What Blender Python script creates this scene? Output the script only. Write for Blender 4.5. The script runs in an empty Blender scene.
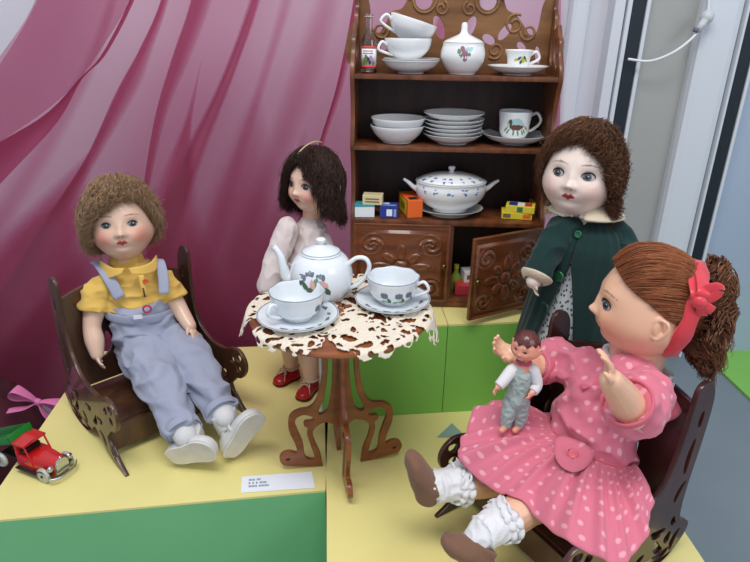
import bpy, bmesh, math, random
import numpy as np
from mathutils import Vector, Matrix, noise as mnoise
random.seed(7); rng = np.random.default_rng(7)
SC = bpy.context.scene; COL = SC.collection
A = np.array; PI = math.pi
# ---------- camera ----------
TH = math.radians(23); CH = .55; FP = 590.0; RO = math.radians(0.8)
cd = bpy.data.cameras.new('camera'); cam = bpy.data.objects.new('camera', cd); COL.objects.link(cam)
cd.sensor_width = 36; cd.lens = 36*FP/750; cd.clip_start = .01
cam.matrix_world = Matrix.Translation((0,0,CH)) @ Matrix.Rotation(PI/2-TH,4,'X') @ Matrix.Rotation(RO,4,'Z')
SC.camera = cam
def P(px,py,Y):
    x=(px-375)/FP; y=-(py-281)/FP
    c,s=math.cos(RO),math.sin(RO); x,y=x*c-y*s,x*s+y*c
    r=(x, math.cos(TH)+y*math.sin(TH), -math.sin(TH)+y*math.cos(TH)); t=Y/r[1]
    return A([r[0]*t,Y,CH+r[2]*t])
def G(px,py,z=0.):
    p=P(px,py,1.0); t=(z-CH)/(p[2]-CH)
    return A([p[0]*t,t,z])
# ---------- materials ----------
def lin(c):
    if isinstance(c,str): c=[int(c[i:i+2],16)/255 for i in (0,2,4)]
    return tuple((v/12.92 if v<=.04045 else ((v+.055)/1.055)**2.4) for v in c)+(1,)
def mat(name,col='808080',rough=.5,metal=0,vc=False,bump=0,bscale=200,coat=0,spec=.5,var=0,vscale=30,trans=0,ior=1.45,sheen=0,sss=0,stretch=None,col2=None,emit=0,alpha=1):
    m=bpy.data.materials.new(name); m.use_nodes=True; nt=m.node_tree; b=nt.nodes['Principled BSDF']
    b.inputs['Roughness'].default_value=rough; b.inputs['Metallic'].default_value=metal
    b.inputs['Coat Weight'].default_value=coat; b.inputs['Specular IOR Level'].default_value=spec
    b.inputs['Transmission Weight'].default_value=trans; b.inputs['IOR'].default_value=ior
    b.inputs['Sheen Weight'].default_value=sheen; b.inputs['Alpha'].default_value=alpha
    if sss:
        b.inputs['Subsurface Weight'].default_value=sss; b.inputs['Subsurface Radius'].default_value=(.004,.002,.001); b.inputs['Subsurface Scale'].default_value=1
    b.inputs['Base Color'].default_value=lin(col)
    tc=nt.nodes.new('ShaderNodeTexCoord'); src=tc.outputs['Object']
    if stretch:
        mp=nt.nodes.new('ShaderNodeMapping'); mp.inputs['Scale'].default_value=stretch; nt.links.new(src,mp.inputs['Vector']); src=mp.outputs['Vector']
    base=None
    if vc:
        at=nt.nodes.new('ShaderNodeAttribute'); at.attribute_name='Col'; base=at.outputs['Color']; nt.links.new(base,b.inputs['Base Color'])
    if var or col2:
        n=nt.nodes.new('ShaderNodeTexNoise'); n.inputs['Scale'].default_value=vscale; n.inputs['Detail'].default_value=5
        nt.links.new(src,n.inputs['Vector'])
        r=nt.nodes.new('ShaderNodeValToRGB'); r.color_ramp.elements[0].position=.32; r.color_ramp.elements[1].position=.68
        nt.links.new(n.outputs['Fac'],r.inputs['Fac'])
        if col2:
            r.color_ramp.elements[0].color=lin(col2); r.color_ramp.elements[1].color=lin(col)
            nt.links.new(r.outputs['Color'],b.inputs['Base Color'])
        else:
            mx=nt.nodes.new('ShaderNodeMix'); mx.data_type='RGBA'; mx.blend_type='MULTIPLY'; mx.inputs[0].default_value=1
            r.color_ramp.elements[0].color=(1-var,)*3+(1,); r.color_ramp.elements[1].color=(1,1,1,1)
            if base: nt.links.new(base,mx.inputs[6])
            else: mx.inputs[6].default_value=lin(col)
            nt.links.new(r.outputs['Color'],mx.inputs[7]); nt.links.new(mx.outputs[2],b.inputs['Base Color'])
    if bump:
        n=nt.nodes.new('ShaderNodeTexNoise'); n.inputs['Scale'].default_value=bscale; n.inputs['Detail'].default_value=4
        nt.links.new(src,n.inputs['Vector'])
        bp=nt.nodes.new('ShaderNodeBump'); bp.inputs['Strength'].default_value=bump; bp.inputs['Distance'].default_value=.001
        nt.links.new(n.outputs['Fac'],bp.inputs['Height']); nt.links.new(bp.outputs['Normal'],b.inputs['Normal'])
    if emit: b.inputs['Emission Color'].default_value=lin(col); b.inputs['Emission Strength'].default_value=emit
    return m
def dots_mat(name,base,dot,scale,rad,rough=.75,rnd=.35,dot2=None,edge=.06):
    m=mat(name,base,rough,bump=.25,bscale=900,sheen=.2); nt=m.node_tree; b=nt.nodes['Principled BSDF']
    uv=nt.nodes.new('ShaderNodeUVMap'); uv.uv_map='UV'
    v=nt.nodes.new('ShaderNodeTexVoronoi'); v.voronoi_dimensions='2D'; v.inputs['Scale'].default_value=scale; v.inputs['Randomness'].default_value=rnd
    nt.links.new(uv.outputs['UV'],v.inputs['Vector'])
    r=nt.nodes.new('ShaderNodeValToRGB'); r.color_ramp.elements[0].position=rad; r.color_ramp.elements[1].position=rad+edge
    r.color_ramp.elements[0].color=lin(dot); r.color_ramp.elements[1].color=lin(base)
    nt.links.new(v.outputs['Distance'],r.inputs['Fac'])
    if dot2:
        mx=nt.nodes.new('ShaderNodeMix'); mx.data_type='RGBA'; sp=nt.nodes.new('ShaderNodeSeparateColor')
        nt.links.new(v.outputs['Color'],sp.inputs[0])
        gt=nt.nodes.new('ShaderNodeMath'); gt.operation='GREATER_THAN'; gt.inputs[1].default_value=.5; nt.links.new(sp.outputs[0],gt.inputs[0])
        nt.links.new(gt.outputs[0],mx.inputs[0]); mx.inputs[6].default_value=lin(dot); mx.inputs[7].default_value=lin(dot2)
        mx2=nt.nodes.new('ShaderNodeMix'); mx2.data_type='RGBA'; r.color_ramp.elements[0].color=(0,0,0,1); r.color_ramp.elements[1].color=(1,1,1,1)
        nt.links.new(r.outputs['Color'],mx2.inputs[0]); nt.links.new(mx.outputs[2],mx2.inputs[6]); mx2.inputs[7].default_value=lin(base)
        nt.links.new(mx2.outputs[2],b.inputs['Base Color'])
    else: nt.links.new(r.outputs['Color'],b.inputs['Base Color'])
    return m
# ---------- mesh building ----------
class MB:
    def __init__(s): s.v=[]; s.f=[]; s.m=[]; s.n=0; s.c=[]
    def add(s,vf,mi=0,T=None,col=None):
        v,f=vf; v=np.asarray(v,float).reshape(-1,3)
        if T is not None: v=xf(v,T)
        s.v.append(v); o=s.n
        s.f+= [tuple(int(i)+o for i in q) for q in f]; s.m+=[mi]*len(f); s.n+=len(v)
        s.c.append(np.tile(A(col if col is not None else (1,1,1),float),(len(v),1)) if (col is None or np.ndim(col)==1) else col)
        return s
    def V(s): return np.concatenate(s.v) if s.v else np.zeros((0,3))
def xf(v,T):
    T=np.array(T); return v@T[:3,:3].T+T[:3,3]
def TM(loc=(0,0,0),rz=0,rx=0,ry=0,s=1):
    return np.array(Matrix.Translation(loc)@Matrix.Rotation(rz,4,'Z')@Matrix.Rotation(ry,4,'Y')@Matrix.Rotation(rx,4,'X')@Matrix.Scale(s,4))
def FR(o,x,y,z):
    T=np.eye(4); T[:3,0]=x; T[:3,1]=y; T[:3,2]=z; T[:3,3]=o; return T
def nrm(v): v=np.asarray(v,float); return v/(np.linalg.norm(v)+1e-12)
def basis(f,up=(0,0,1)):
    y=-nrm(f); x=nrm(np.cross(y,up)); z=np.cross(x,y); return x,y,z
def tag(o,label=None,cat=None,group=None,kind=None):
    for k,v in (('label',label),('category',cat),('group',group),('kind',kind)):
        if v: o[k]=v
    return o
def build(name,mb,mats,parent=None,label=None,cat=None,group=None,kind=None,origin=(0,0,0),smooth=True,loc=None,rz=0,uv=None,vc=False,sharp=None,auto=None):
    v=mb.V()-A(origin)
    me=bpy.data.meshes.new(name); me.from_pydata(v.tolist(),[],mb.f)
    if not isinstance(mats,(list,tuple)): mats=[mats]
    for m in mats: me.materials.append(m)
    me.polygons.foreach_set('material_index',mb.m)
    me.polygons.foreach_set('use_smooth',[bool(smooth)]*len(me.polygons))
    if vc:
        ca=me.color_attributes.new('Col','FLOAT_COLOR','POINT'); c=np.concatenate(mb.c); c=np.concatenate([c,np.ones((len(c),1))],1)
        ca.data.foreach_set('color',c.astype(np.float32).ravel())
    if uv is not None:
        ul=me.uv_layers.new(name='UV'); li=np.zeros(len(me.loops),int); me.loops.foreach_get('vertex_index',li)
        ul.data.foreach_set('uv',np.asarray(uv)[li].astype(np.float32).ravel())
    me.update(); me.validate()
    if smooth and auto is not None:
        me.set_sharp_from_angle(angle=math.radians(auto))
    o=bpy.data.objects.new(name,me); COL.objects.link(o)
    if parent: o.parent=parent
    if loc is not None: o.location=tuple(loc)
    elif parent is None and tuple(origin)!=(0,0,0): o.location=tuple(origin)
    if rz: o.rotation_euler.z=rz
    tag(o,label,cat,group,kind); return o
def empty(name,loc,label,cat,group=None,rz=0,kind=None):
    o=bpy.data.objects.new(name,None); COL.objects.link(o); o.location=tuple(float(x) for x in loc); o.rotation_euler.z=rz; o.empty_display_size=.01
    return tag(o,label,cat,group,kind)
def copy_tree(o,parent=None):
    c=o.copy(); COL.objects.link(c)
    if parent: c.parent=parent
    for ch in list(o.children): copy_tree(ch,c)
    return c
def place(o,loc,label,group=None,rz=0):
    o.location=tuple(float(x) for x in loc); o.rotation_euler.z=rz; o['label']=label
    if group: o['group']=group
    return o
# shapes
def grid_faces(n,m,closed=True):
    f=[]
    for i in range(n-1):
        for j in range(m if closed else m-1):
            k=(j+1)%m; f.append((i*m+j,i*m+k,(i+1)*m+k,(i+1)*m+j))
    return f
def loft(rings,cap=True,closed=True):
    rings=[np.asarray(r,float) for r in rings]; m=len(rings[0]); v=np.concatenate(rings); f=grid_faces(len(rings),m,closed)
    if cap and closed:
        n=len(v); v=np.concatenate([v,[rings[0].mean(0)],[rings[-1].mean(0)]]); b=(len(rings)-1)*m
        for j in range(m):
            k=(j+1)%m; f.append((n,k,j)); f.append((n+1,b+j,b+k))
    return v,f
def cr(pts,sub=8,closed=False):
    p=np.asarray(pts,float); n=len(p); out=[]
    rngi=range(n if closed else n-1)
    for i in rngi:
        if closed: a,b,c,d=p[(i-1)%n],p[i],p[(i+1)%n],p[(i+2)%n]
        else: a,b,c,d=p[max(i-1,0)],p[i],p[i+1],p[min(i+2,n-1)]
        for k in range(sub):
            t=k/sub; out.append(.5*((2*b)+(-a+c)*t+(2*a-5*b+4*c-d)*t*t+(-a+3*b-3*c+d)*t**3))
    if not closed: out.append(p[-1])
    return A(out)
def tube(pts,r,seg=14,sub=6,flat=None,side=None,closed=False,cap=True):
    """tube along a spline; flat scales the section across side"""
    pts=np.asarray(pts,float); r=np.broadcast_to(np.asarray(r,float),(len(pts),)) if np.ndim(r)<2 else np.asarray(r,float)
    if r.ndim==1: r=np.stack([r,r],1)
    if sub>1:
        q=cr(np.concatenate([pts,r],1),sub,closed)
    else: q=np.concatenate([pts,r],1)
    p=q[:,:3]; rr=np.maximum(q[:,3:],1e-5)
    n=len(p)
    if closed: tan=np.roll(p,-1,0)-np.roll(p,1,0)
    else: tan=np.gradient(p,axis=0)
    tan/= np.linalg.norm(tan,axis=1)[:,None]+1e-12
    u=None; rings=[]
    th=np.linspace(0,2*PI,seg,endpoint=False)
    for i in range(n):
        if side is not None: u=A(side)-tan[i]*np.dot(side,tan[i])
        elif u is None:
            u=np.cross(tan[i],(0,0,1)); 
            if np.linalg.norm(u)<.2: u=np.cross(tan[i],(0,1,0))
        else: u=u-tan[i]*np.dot(u,tan[i])
        u=nrm(u); w=np.cross(tan[i],u)
        rings.append(p[i]+rr[i,0]*np.cos(th)[:,None]*u+rr[i,1]*np.sin(th)[:,None]*w)
    if closed:
        v=np.concatenate(rings); m=seg; f=[]
        for i in range(n):
            for j in range(m):
                k=(j+1)%m; i2=(i+1)%n; f.append((i*m+j,i*m+k,i2*m+k,i2*m+j))
        return v,f
    return loft(rings,cap)
def sphere(c=(0,0,0),r=1.,n=16,m=24,T=None):
    r=np.broadcast_to(np.asarray(r,float),(3,))
    v=[];
    for i in range(1,n):
        a=PI*i/n
        for j in range(m):
            b=2*PI*j/m; v.append((math.sin(a)*math.cos(b),math.sin(a)*math.sin(b),math.cos(a)))
    k=len(v); v+=[(0,0,1),(0,0,-1)]; f=[(q[0],q[3],q[2],q[1]) for q in grid_faces(n-1,m)]
    for j in range(m):
        f.append((k,j,(j+1)%m)); f.append((k+1,(n-2)*m+(j+1)%m,(n-2)*m+j))
    v=A(v)*r+A(c)
    if T is not None: v=xf(v,T)
    return v,f
def limb(pts,rad,seg=18,side=None):
    """closed limb with rounded ends, for fusing"""
    v,f=tube(pts,rad,seg,5,side=side); mbs=[(v,f)]
    rad=np.asarray(rad,float)
    for p,r in ((pts[0],rad[0]),(pts[-1],rad[-1])):
        rr=r if np.ndim(r)==0 else min(r)
        mbs.append(sphere(p,rr*.98,10,14))
    return mbs
def box(lo,hi,bev=0):
    x0,y0,z0=lo; x1,y1,z1=hi
    if not bev:
        v=[(x,y,z) for z in (z0,z1) for x,y in ((x0,y0),(x1,y0),(x1,y1),(x0,y1))]
        return A(v,float),[(3,2,1,0),(4,5,6,7),(0,1,5,4),(1,2,6,5),(2,3,7,6),(3,0,4,7)]
    bm=bmesh.new(); bmesh.ops.create_cube(bm,size=1)
    for q in bm.verts: q.co=Vector(((x0+x1)/2+q.co.x*(x1-x0),(y0+y1)/2+q.co.y*(y1-y0),(z0+z1)/2+q.co.z*(z1-z0)))
    bmesh.ops.bevel(bm,geom=list(bm.edges),offset=bev,segments=2,affect='EDGES',profile=.6)
    v,f=A([q.co[:] for q in bm.verts]),[tuple(w.index for w in q.verts) for q in bm.faces]; bm.free(); return v,f
def bm_out(me):
    v=np.zeros(len(me.vertices)*3); me.vertices.foreach_get('co',v); return v.reshape(-1,3),[tuple(p.vertices) for p in me.polygons]
def fret(outline,holes=(),t=.005,bev=.0006,sub=5):
    """pierced board: spline outline with spline holes, in XY, thickness along Z"""
    cu=bpy.data.curves.new('board','CURVE'); cu.dimensions='2D'; cu.fill_mode='BOTH'; cu.extrude=t/2-bev; cu.bevel_depth=bev; cu.bevel_resolution=1; cu.offset=-bev
    for loop in (outline,)+tuple(holes):
        p=cr(A([(a,b,0) for a,b in loop]),sub,True) if sub>1 else A([(a,b,0) for a,b in loop])
        s=cu.splines.new('POLY'); s.points.add(len(p)-1); s.use_cyclic_u=True
        s.points.foreach_set('co',np.concatenate([p,np.ones((len(p),1))],1).ravel())
    o=bpy.data.objects.new('board',cu); COL.objects.link(o)
    dg=bpy.context.evaluated_depsgraph_get(); me=bpy.data.meshes.new_from_object(o.evaluated_get(dg)); r=bm_out(me)
    bpy.data.objects.remove(o); bpy.data.curves.remove(cu); bpy.data.meshes.remove(me); return r
def lathe(prof,seg=48,mod=None,sub=1):
    p=A(prof,float)
    if sub>1: p=cr(np.concatenate([p,np.zeros((len(p),1))],1),sub)[:,:2]
    th=np.linspace(0,2*PI,seg,endpoint=False); rings=[]
    for r,z in p:
        R=np.full(seg,max(r,1e-5)); Z=np.full(seg,z)
        if mod: R,Z=mod(R,Z,th)
        rings.append(np.stack([R*np.cos(th),R*np.sin(th),Z],1))
    return loft(rings,True)
def fuse(items,voxel=.0015,smooth=2,adapt=0):
    mb=MB()
    for it in items: mb.add(it)
    me=bpy.data.meshes.new('f'); me.from_pydata(mb.V().tolist(),[],mb.f); me.update()
    bm=bmesh.new(); bm.from_mesh(me); bmesh.ops.recalc_face_normals(bm,faces=bm.faces); bm.to_mesh(me); bm.free()
    o=bpy.data.objects.new('f',me); COL.objects.link(o)
    m=o.modifiers.new('r','REMESH'); m.mode='VOXEL'; m.voxel_size=voxel
    if smooth:
        s=o.modifiers.new('s','SMOOTH'); s.iterations=smooth; s.factor=.5
    dg=bpy.context.evaluated_depsgraph_get(); e=bpy.data.meshes.new_from_object(o.evaluated_get(dg)); r=bm_out(e)
    bpy.data.objects.remove(o); bpy.data.meshes.remove(me); bpy.data.meshes.remove(e); return r
def vnormals(v,f):
    v=np.asarray(v); q=A([(a+(a[0],) if len(a)==3 else a)[:4] for a in f]); n=np.cross(v[q[:,2]]-v[q[:,0]],v[q[:,3]]-v[q[:,1]])
    N=np.zeros_like(v)
    for k in range(4): np.add.at(N,q[:,k],n)
    return N/(np.linalg.norm(N,axis=1)[:,None]+1e-12)
def nz(v,scale,off=0):
    s=A(scale)*np.ones(3); return A([mnoise.noise(Vector((p[0]*s[0]+off,p[1]*s[1]+off*1.7,p[2]*s[2]-off))) for p in v])
def wrinkle(vf,amp,scale,off=0,ridge=False):
    v,f=vf; n=vnormals(v,f); a=nz(v,scale,off)
    if ridge: a=.5-np.abs(a)*2
    return v+n*(a*amp)[:,None],f
def lace_strip(path,w,up,thick=.0008,ruff=.0,n=None):
    """narrow band (loft of rectangle) along a closed or open path"""
    path=np.asarray(path); rings=[]
    tan=np.gradient(path,axis=0)
    for i,p in enumerate(path):
        t=nrm(tan[i]); u=nrm(up if np.ndim(up)==1 else up[i]); s=nrm(np.cross(t,u)); o=ruff*math.sin(i*1.9)*s
        rings.append([p-s*thick/2,p+s*thick/2,p+u*w+s*thick/2+o,p+u*w-s*thick/2+o])
    return loft(rings,True)
def panel_on(func,nu,nv,thick):
    """solid patch from func(u,v)->(point,normal)"""
    a=[];b=[]
    for i in range(nu):
        for j in range(nv):
            p,n=func(i/(nu-1),j/(nv-1)); a.append(A(p)+A(n)*thick); b.append(A(p)-A(n)*thick*.2)
    v=np.concatenate([a,b]); N=nu*nv; f=[]
    for i in range(nu-1):
        for j in range(nv-1):
            q=(i*nv+j,(i+1)*nv+j,(i+1)*nv+j+1,i*nv+j+1); f.append(q); f.append(tuple(N+k for k in q[::-1]))
    ed=[i*nv for i in range(nu)]+[(nu-1)*nv+j for j in range(1,nv)]+[i*nv+nv-1 for i in range(nu-2,-1,-1)]+[j for j in range(nv-2,0,-1)]
    for k in range(len(ed)):
        p,q=ed[k],ed[(k+1)%len(ed)]; f.append((p,p+N,q+N,q))
    return v,f
def ruled(A0,B0,thick):
    """thin cloth patch between two polylines (n,3)"""
    a=A(A0);b=A(B0); n=len(a); N=nrm(np.cross(a[-1]-a[0],b[n//2]-a[n//2]))
    def fn(u,v):
        x=u*(n-1); i=min(int(x),n-2); t=x-i
        return (a[i]*(1-t)+a[i+1]*t)*(1-v)+(b[i]*(1-t)+b[i+1]*t)*v,N
    return panel_on(fn,n*2,6,thick)
# ---------- doll heads, hands, hair ----------
def gs(x,s): return np.exp(-(x/s)**2)
def face_push(x,z,k):
    ax=np.abs(x); d=0
    d=d+.078*gs(x,.05)*gs(z+.115,.042)+.03*gs(x,.042)*gs(z+.04,.08)+.02*gs(ax-.05,.03)*gs(z+.13,.028)
    d=d-.036*gs(ax-.16,.09)*gs(z,.065)
    d=d+.04*gs(ax-.19,.12)*gs(z+.18,.11)+.015*gs(ax-.16,.12)*gs(z-.12,.06)
    d=d+.028*gs(x,.075)*gs(z+.232,.04)-.016*gs(x,.055)*gs(z+.236,.008)+.008*gs(ax-.03,.03)*gs(z+.215,.012)
    d=d+.035*gs(x,.1)*gs(z+.37,.07)-.014*gs(x,.11)*gs(z+.29,.025)-.006*gs(x,.012)*gs(z+.17,.02)
    return d*k
class Head:
    def __init__(s,c,f,up,h,a=.40,b=.43,k=1.,jaw=.15):
        s.c=A(c,float); s.h=h; s.a=a; s.b=b; s.k=k; s.jaw=jaw
        x,y,z=basis(f,up); s.R=np.stack([x,y,z],1); s.T=FR(s.c,x*h,y*h,z*h)
    def w(s,p): return xf(np.asarray(p,float).reshape(-1,3),s.T)
    def loc(s,v): return (v-s.c)@s.R/s.h
    def sx(s,z): return 1+s.jaw*gs(z+.18,.16)-.04*gs(z-.45,.2)
    def fy(s,x,z):
        q=np.clip(1-(x/s.sx(z)/s.a)**2-(z/.5)**2,0.0001,1); return -s.b*.96*np.sqrt(q)-face_push(x,z,s.k)
    def mesh(s,n=110,m=150):
        v,f=sphere((0,0,0),1,n,m); v=v*A([s.a,s.b,.5]); x=v[:,0]*s.sx(v[:,2]); z=v[:,2]; y=v[:,1].copy()
        fr=y<0; y[fr]*=.96; y[fr]-=face_push(x[fr],z[fr],s.k)*np.clip(-y[fr]/.15,0,1)
        back=y>0; y[back]*=1+.08*gs(z[back]-.1,.25)
        return s.w(np.stack([x,y,z],1)),f
    def ears(s,y=.03,z=-.05,sc=1.):
        out=[]
        for sg in (-1,1):
            x=s.a*s.sx(z)*sg*.98
            c=[(x*1.0,y-.02*sc,z+.06*sc),(x*1.06,y+.01,z+.10*sc),(x*1.13,y+.065*sc,z+.085*sc),(x*1.14,y+.08*sc,z+.02*sc),(x*1.1,y+.05*sc,z-.05*sc),(x*1.05,y+.01*sc,z-.085*sc),(x*1.0,y-.015*sc,z-.06*sc)]
            out.append(xf(tube(c,[.018*sc]*7,10,4)[0],s.T)); f=tube(c,[.018*sc]*7,10,4)[1]; out[-1]=(out[-1],f)
            T=TM((x*1.02,y+.025*sc,z+.01*sc)); vv,ff=sphere((0,0,0),(.022*sc,.06*sc,.085*sc),10,14); vv=xf(vv,TM((x*1.02,y+.025*sc,z+.01*sc),rz=sg*.35)); out.append((xf(vv,s.T),ff))
        return out
    def paint(s,v,skin,blush,lip='B83A38',brow='7A5040',bl=1.,lips=1.,cor=None):
        L=s.loc(v); x,y,z=L[:,0],L[:,1],L[:,2]; ax=np.abs(x); c=np.tile(A(lin(skin)[:3]),(len(v),1))
        def mixc(w,col): 
            nonlocal c; w=np.clip(w,0,1)[:,None]; c=c*(1-w)+A(lin(col)[:3])*w
        fr=(y<-.1)&(np.abs(z)<.6)&(ax<.6)
        mixc(.75*bl*gs(ax-.24,.12)*gs(z+.17,.12)*(y<-.02)*(np.abs(z)<.5),blush)
        mixc(.3*bl*gs(x,.08)*gs(z+.38,.05)*fr,blush)
        ed=(ax/.066)**1.6+(np.abs(z+.232-.012*gs(ax-.028,.025)+.010*gs(x,.016))/.030)**2
        mixc(lips*(1-np.clip((ed-.8)/.4,0,1))*fr,lip); mixc(.8*gs(z+.236,.004)*(ax<.06)*fr,'601818')
        bz=.125-.9*(ax-.155)**2*2.2; wb=(np.abs(z-bz)<.009*(1.15-np.abs(ax-.155)/.11))&(ax>.06)&(ax<.26)&fr
        mixc(.75*wb,brow)
        mixc(.8*(((ax-.026)/.011)**2+((z+.148)/.009)**2<1)*fr,'8A3A30')
        return c
    def eye(s,sg,parent,mats,origin,iris='4A6070',ex=.16,ez=.0,w=.064,hh=.042,look=(0,0),lash='2A1A14',name='eye'):
        N=26; v=[];c=[];f=[]
        iris=A(lin(iris)[:3]); wh=A(lin('B8B8B4')[:3]); bk=A((.004,.004,.005)); ls=A(lin(lash)[:3])
        for i in range(N+1):
            for j in range(N+1):
                u=-1+2*i/N; t=-1+2*j/N
                half=(1-abs(u)**2.3)**.8; zz=t*half*(1.05 if t>0 else .85)
                x=sg*(ex)+u*w; z=ez+zz*hh
                y=float(s.fy(A(x),A(z)))-.007-.012*(1-u*u)*(1-t*t)
                v.append((x,y,z)); d=math.hypot((u*w-look[0]*w),(zz*hh-look[1]*hh))
                q=wh
                if d<.040: q=iris*(.45+.9*(d/.040)**2 if d>.012 else 1)
                if d>.035 and d<.041: q=iris*.25
                if d<.019: q=bk
                if math.hypot(u*w-look[0]*w-.009,zz*hh-look[1]*hh-.012)<.006: q=A((.9,.9,.9))
                if t>.80 or (half<.3): q=ls
                elif t<-.9: q=ls*.5+wh*.4
                c.append(q)
        for i in range(N):
            for j in range(N):
                k=i*(N+1)+j; f.append((k,k+N+1,k+N+2,k+1))
        mb=MB(); mb.add((s.w(v),f),0,col=A(c))
        up=[];
        for i in range(13):
            u=-1+2*i/12; half=(1-abs(u)**2.3)**.8; x=sg*ex+u*w*1.05; z=ez+half*1.05*hh+.004; up.append((x,float(s.fy(A(x),A(z)))-.010,z))
        mb.add((s.w(tube(up,[.002]+[.006]*11+[.002],6,2)[0]),tube(up,[.002]+[.006]*11+[.002],6,2)[1]),1)
        for i in range(14):
            u=-.9+1.8*i/13; half=(1-abs(u)**2.3)**.8; x=sg*ex+u*w; z=ez+half*1.05*hh; y=float(s.fy(A(x),A(z)))-.012
            for sgn,L in ((1,.022),):
                q=[(x,y,z),(x+u*.008,y-.010,z+L*.5),(x+u*.014,y-.012,z+L)]; tv,tf=tube(q,[.0022,.0016,.0006],4,2); mb.add((s.w(tv),tf),1)
        return build(name,mb,mats,parent,vc=True,origin=origin)
def hand(wrist,f,n,size,curl=.35,th=1,spread=.10,r=.075,wr=.2):
    """palm + five fingers; n = direction the palm faces, th=+1 thumb along cross(f,n)"""
    f=nrm(f); n=nrm(A(n)-f*np.dot(n,f)); s=np.cross(f,n)*th; W=A(wrist,float); out=[]
    out.append(tube([W-f*size*.12,W+f*size*.05,W+f*size*.25,W+f*size*.48],A([(wr,wr*.9),(wr*1.05,wr*.75),(.27,.15),(.25,.11)])*size,16,4,side=s))
    out.append(sphere(W+f*size*.46,size*.12,8,12))
    for k,(o,L,da) in enumerate(((.2,.46,1.2),(.07,.53,.4),(-.07,.49,-.4),(-.19,.38,-1.3))):
        b=W+f*size*.38+s*o*size; d=nrm(f+s*spread*da); pts=[b]; rr=[r]; ang=curl*.5
        for j,seg in enumerate((.12,.42,.32,.26)):
            ang_d=d*math.cos(ang)+n*math.sin(ang); pts.append(pts[-1]+ang_d*size*L*seg*(1 if j else 1.6)); rr.append(r*(1.05-.08*j)); ang+=curl*(1. if j else .4)
        out+=limb(pts,A(rr)*size*.98,10)
    b=W+f*size*.08+s*.16*size; d0=nrm(f*.55+s*.75+n*.35); d1=nrm(f*.85+s*.35+n*.4)
    out+=limb([b,b+d0*size*.2,b+d0*size*.2+d1*size*.18,b+d0*size*.2+d1*size*.18+nrm(f+n*.5)*size*.12],A([.11,.095,.082,.07])*size,10)
    return out
def strands(paths,r0,col,var=.25,seg=3,tipw=.35):
    """paths (n,k,3) -> MB with all strands"""
    n,k,_=paths.shape; tan=np.gradient(paths,axis=1); tan/=np.linalg.norm(tan,axis=2)[...,None]+1e-12
    ref=A([.3,.5,.8]); u=np.cross(tan,ref); u/=np.linalg.norm(u,axis=2)[...,None]+1e-9; w=np.cross(tan,u)
    prof=np.interp(np.linspace(0,1,k),[0,.15,.7,1],[.6,1,1,tipw]); r=r0*prof[None,:,None]*rng.uniform(.7,1.3,(n,1,1))
    rings=[]
    for j in range(seg):
        a=2*PI*j/seg; rings.append(paths+r*(math.cos(a)*u+math.sin(a)*w))
    v=np.stack(rings,2).reshape(-1,3)
    f=[]; i,kk,j=np.meshgrid(np.arange(n),np.arange(k-1),np.arange(seg),indexing='ij'); b=(i*k+kk)*seg; j2=(j+1)%seg
    q=np.stack([b+j,b+j2,b+seg+j2,b+seg+j],-1).reshape(-1,4)
    c=A(lin(col)[:3])[None,None]*rng.uniform(1-var,1+var,(n,1,1))*np.ones((n,k*seg,1))
    mb=MB(); mb.v=[v]; mb.f=[tuple(x) for x in q.tolist()]; mb.m=[0]*len(mb.f); mb.n=len(v); mb.c=[c.reshape(-1,3)]
    return mb
def dirs(a,t):
    return np.stack([np.sin(a)*np.sin(t),-np.cos(a)*np.sin(t),np.cos(t)],-1)
def smooth_noise(x,y,sc,ph):
    return np.sin(x*sc*1.0+ph)*np.cos(y*sc*.8-ph*1.3)+.6*np.sin(x*sc*2.1+y*sc*1.7+ph*2)
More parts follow.
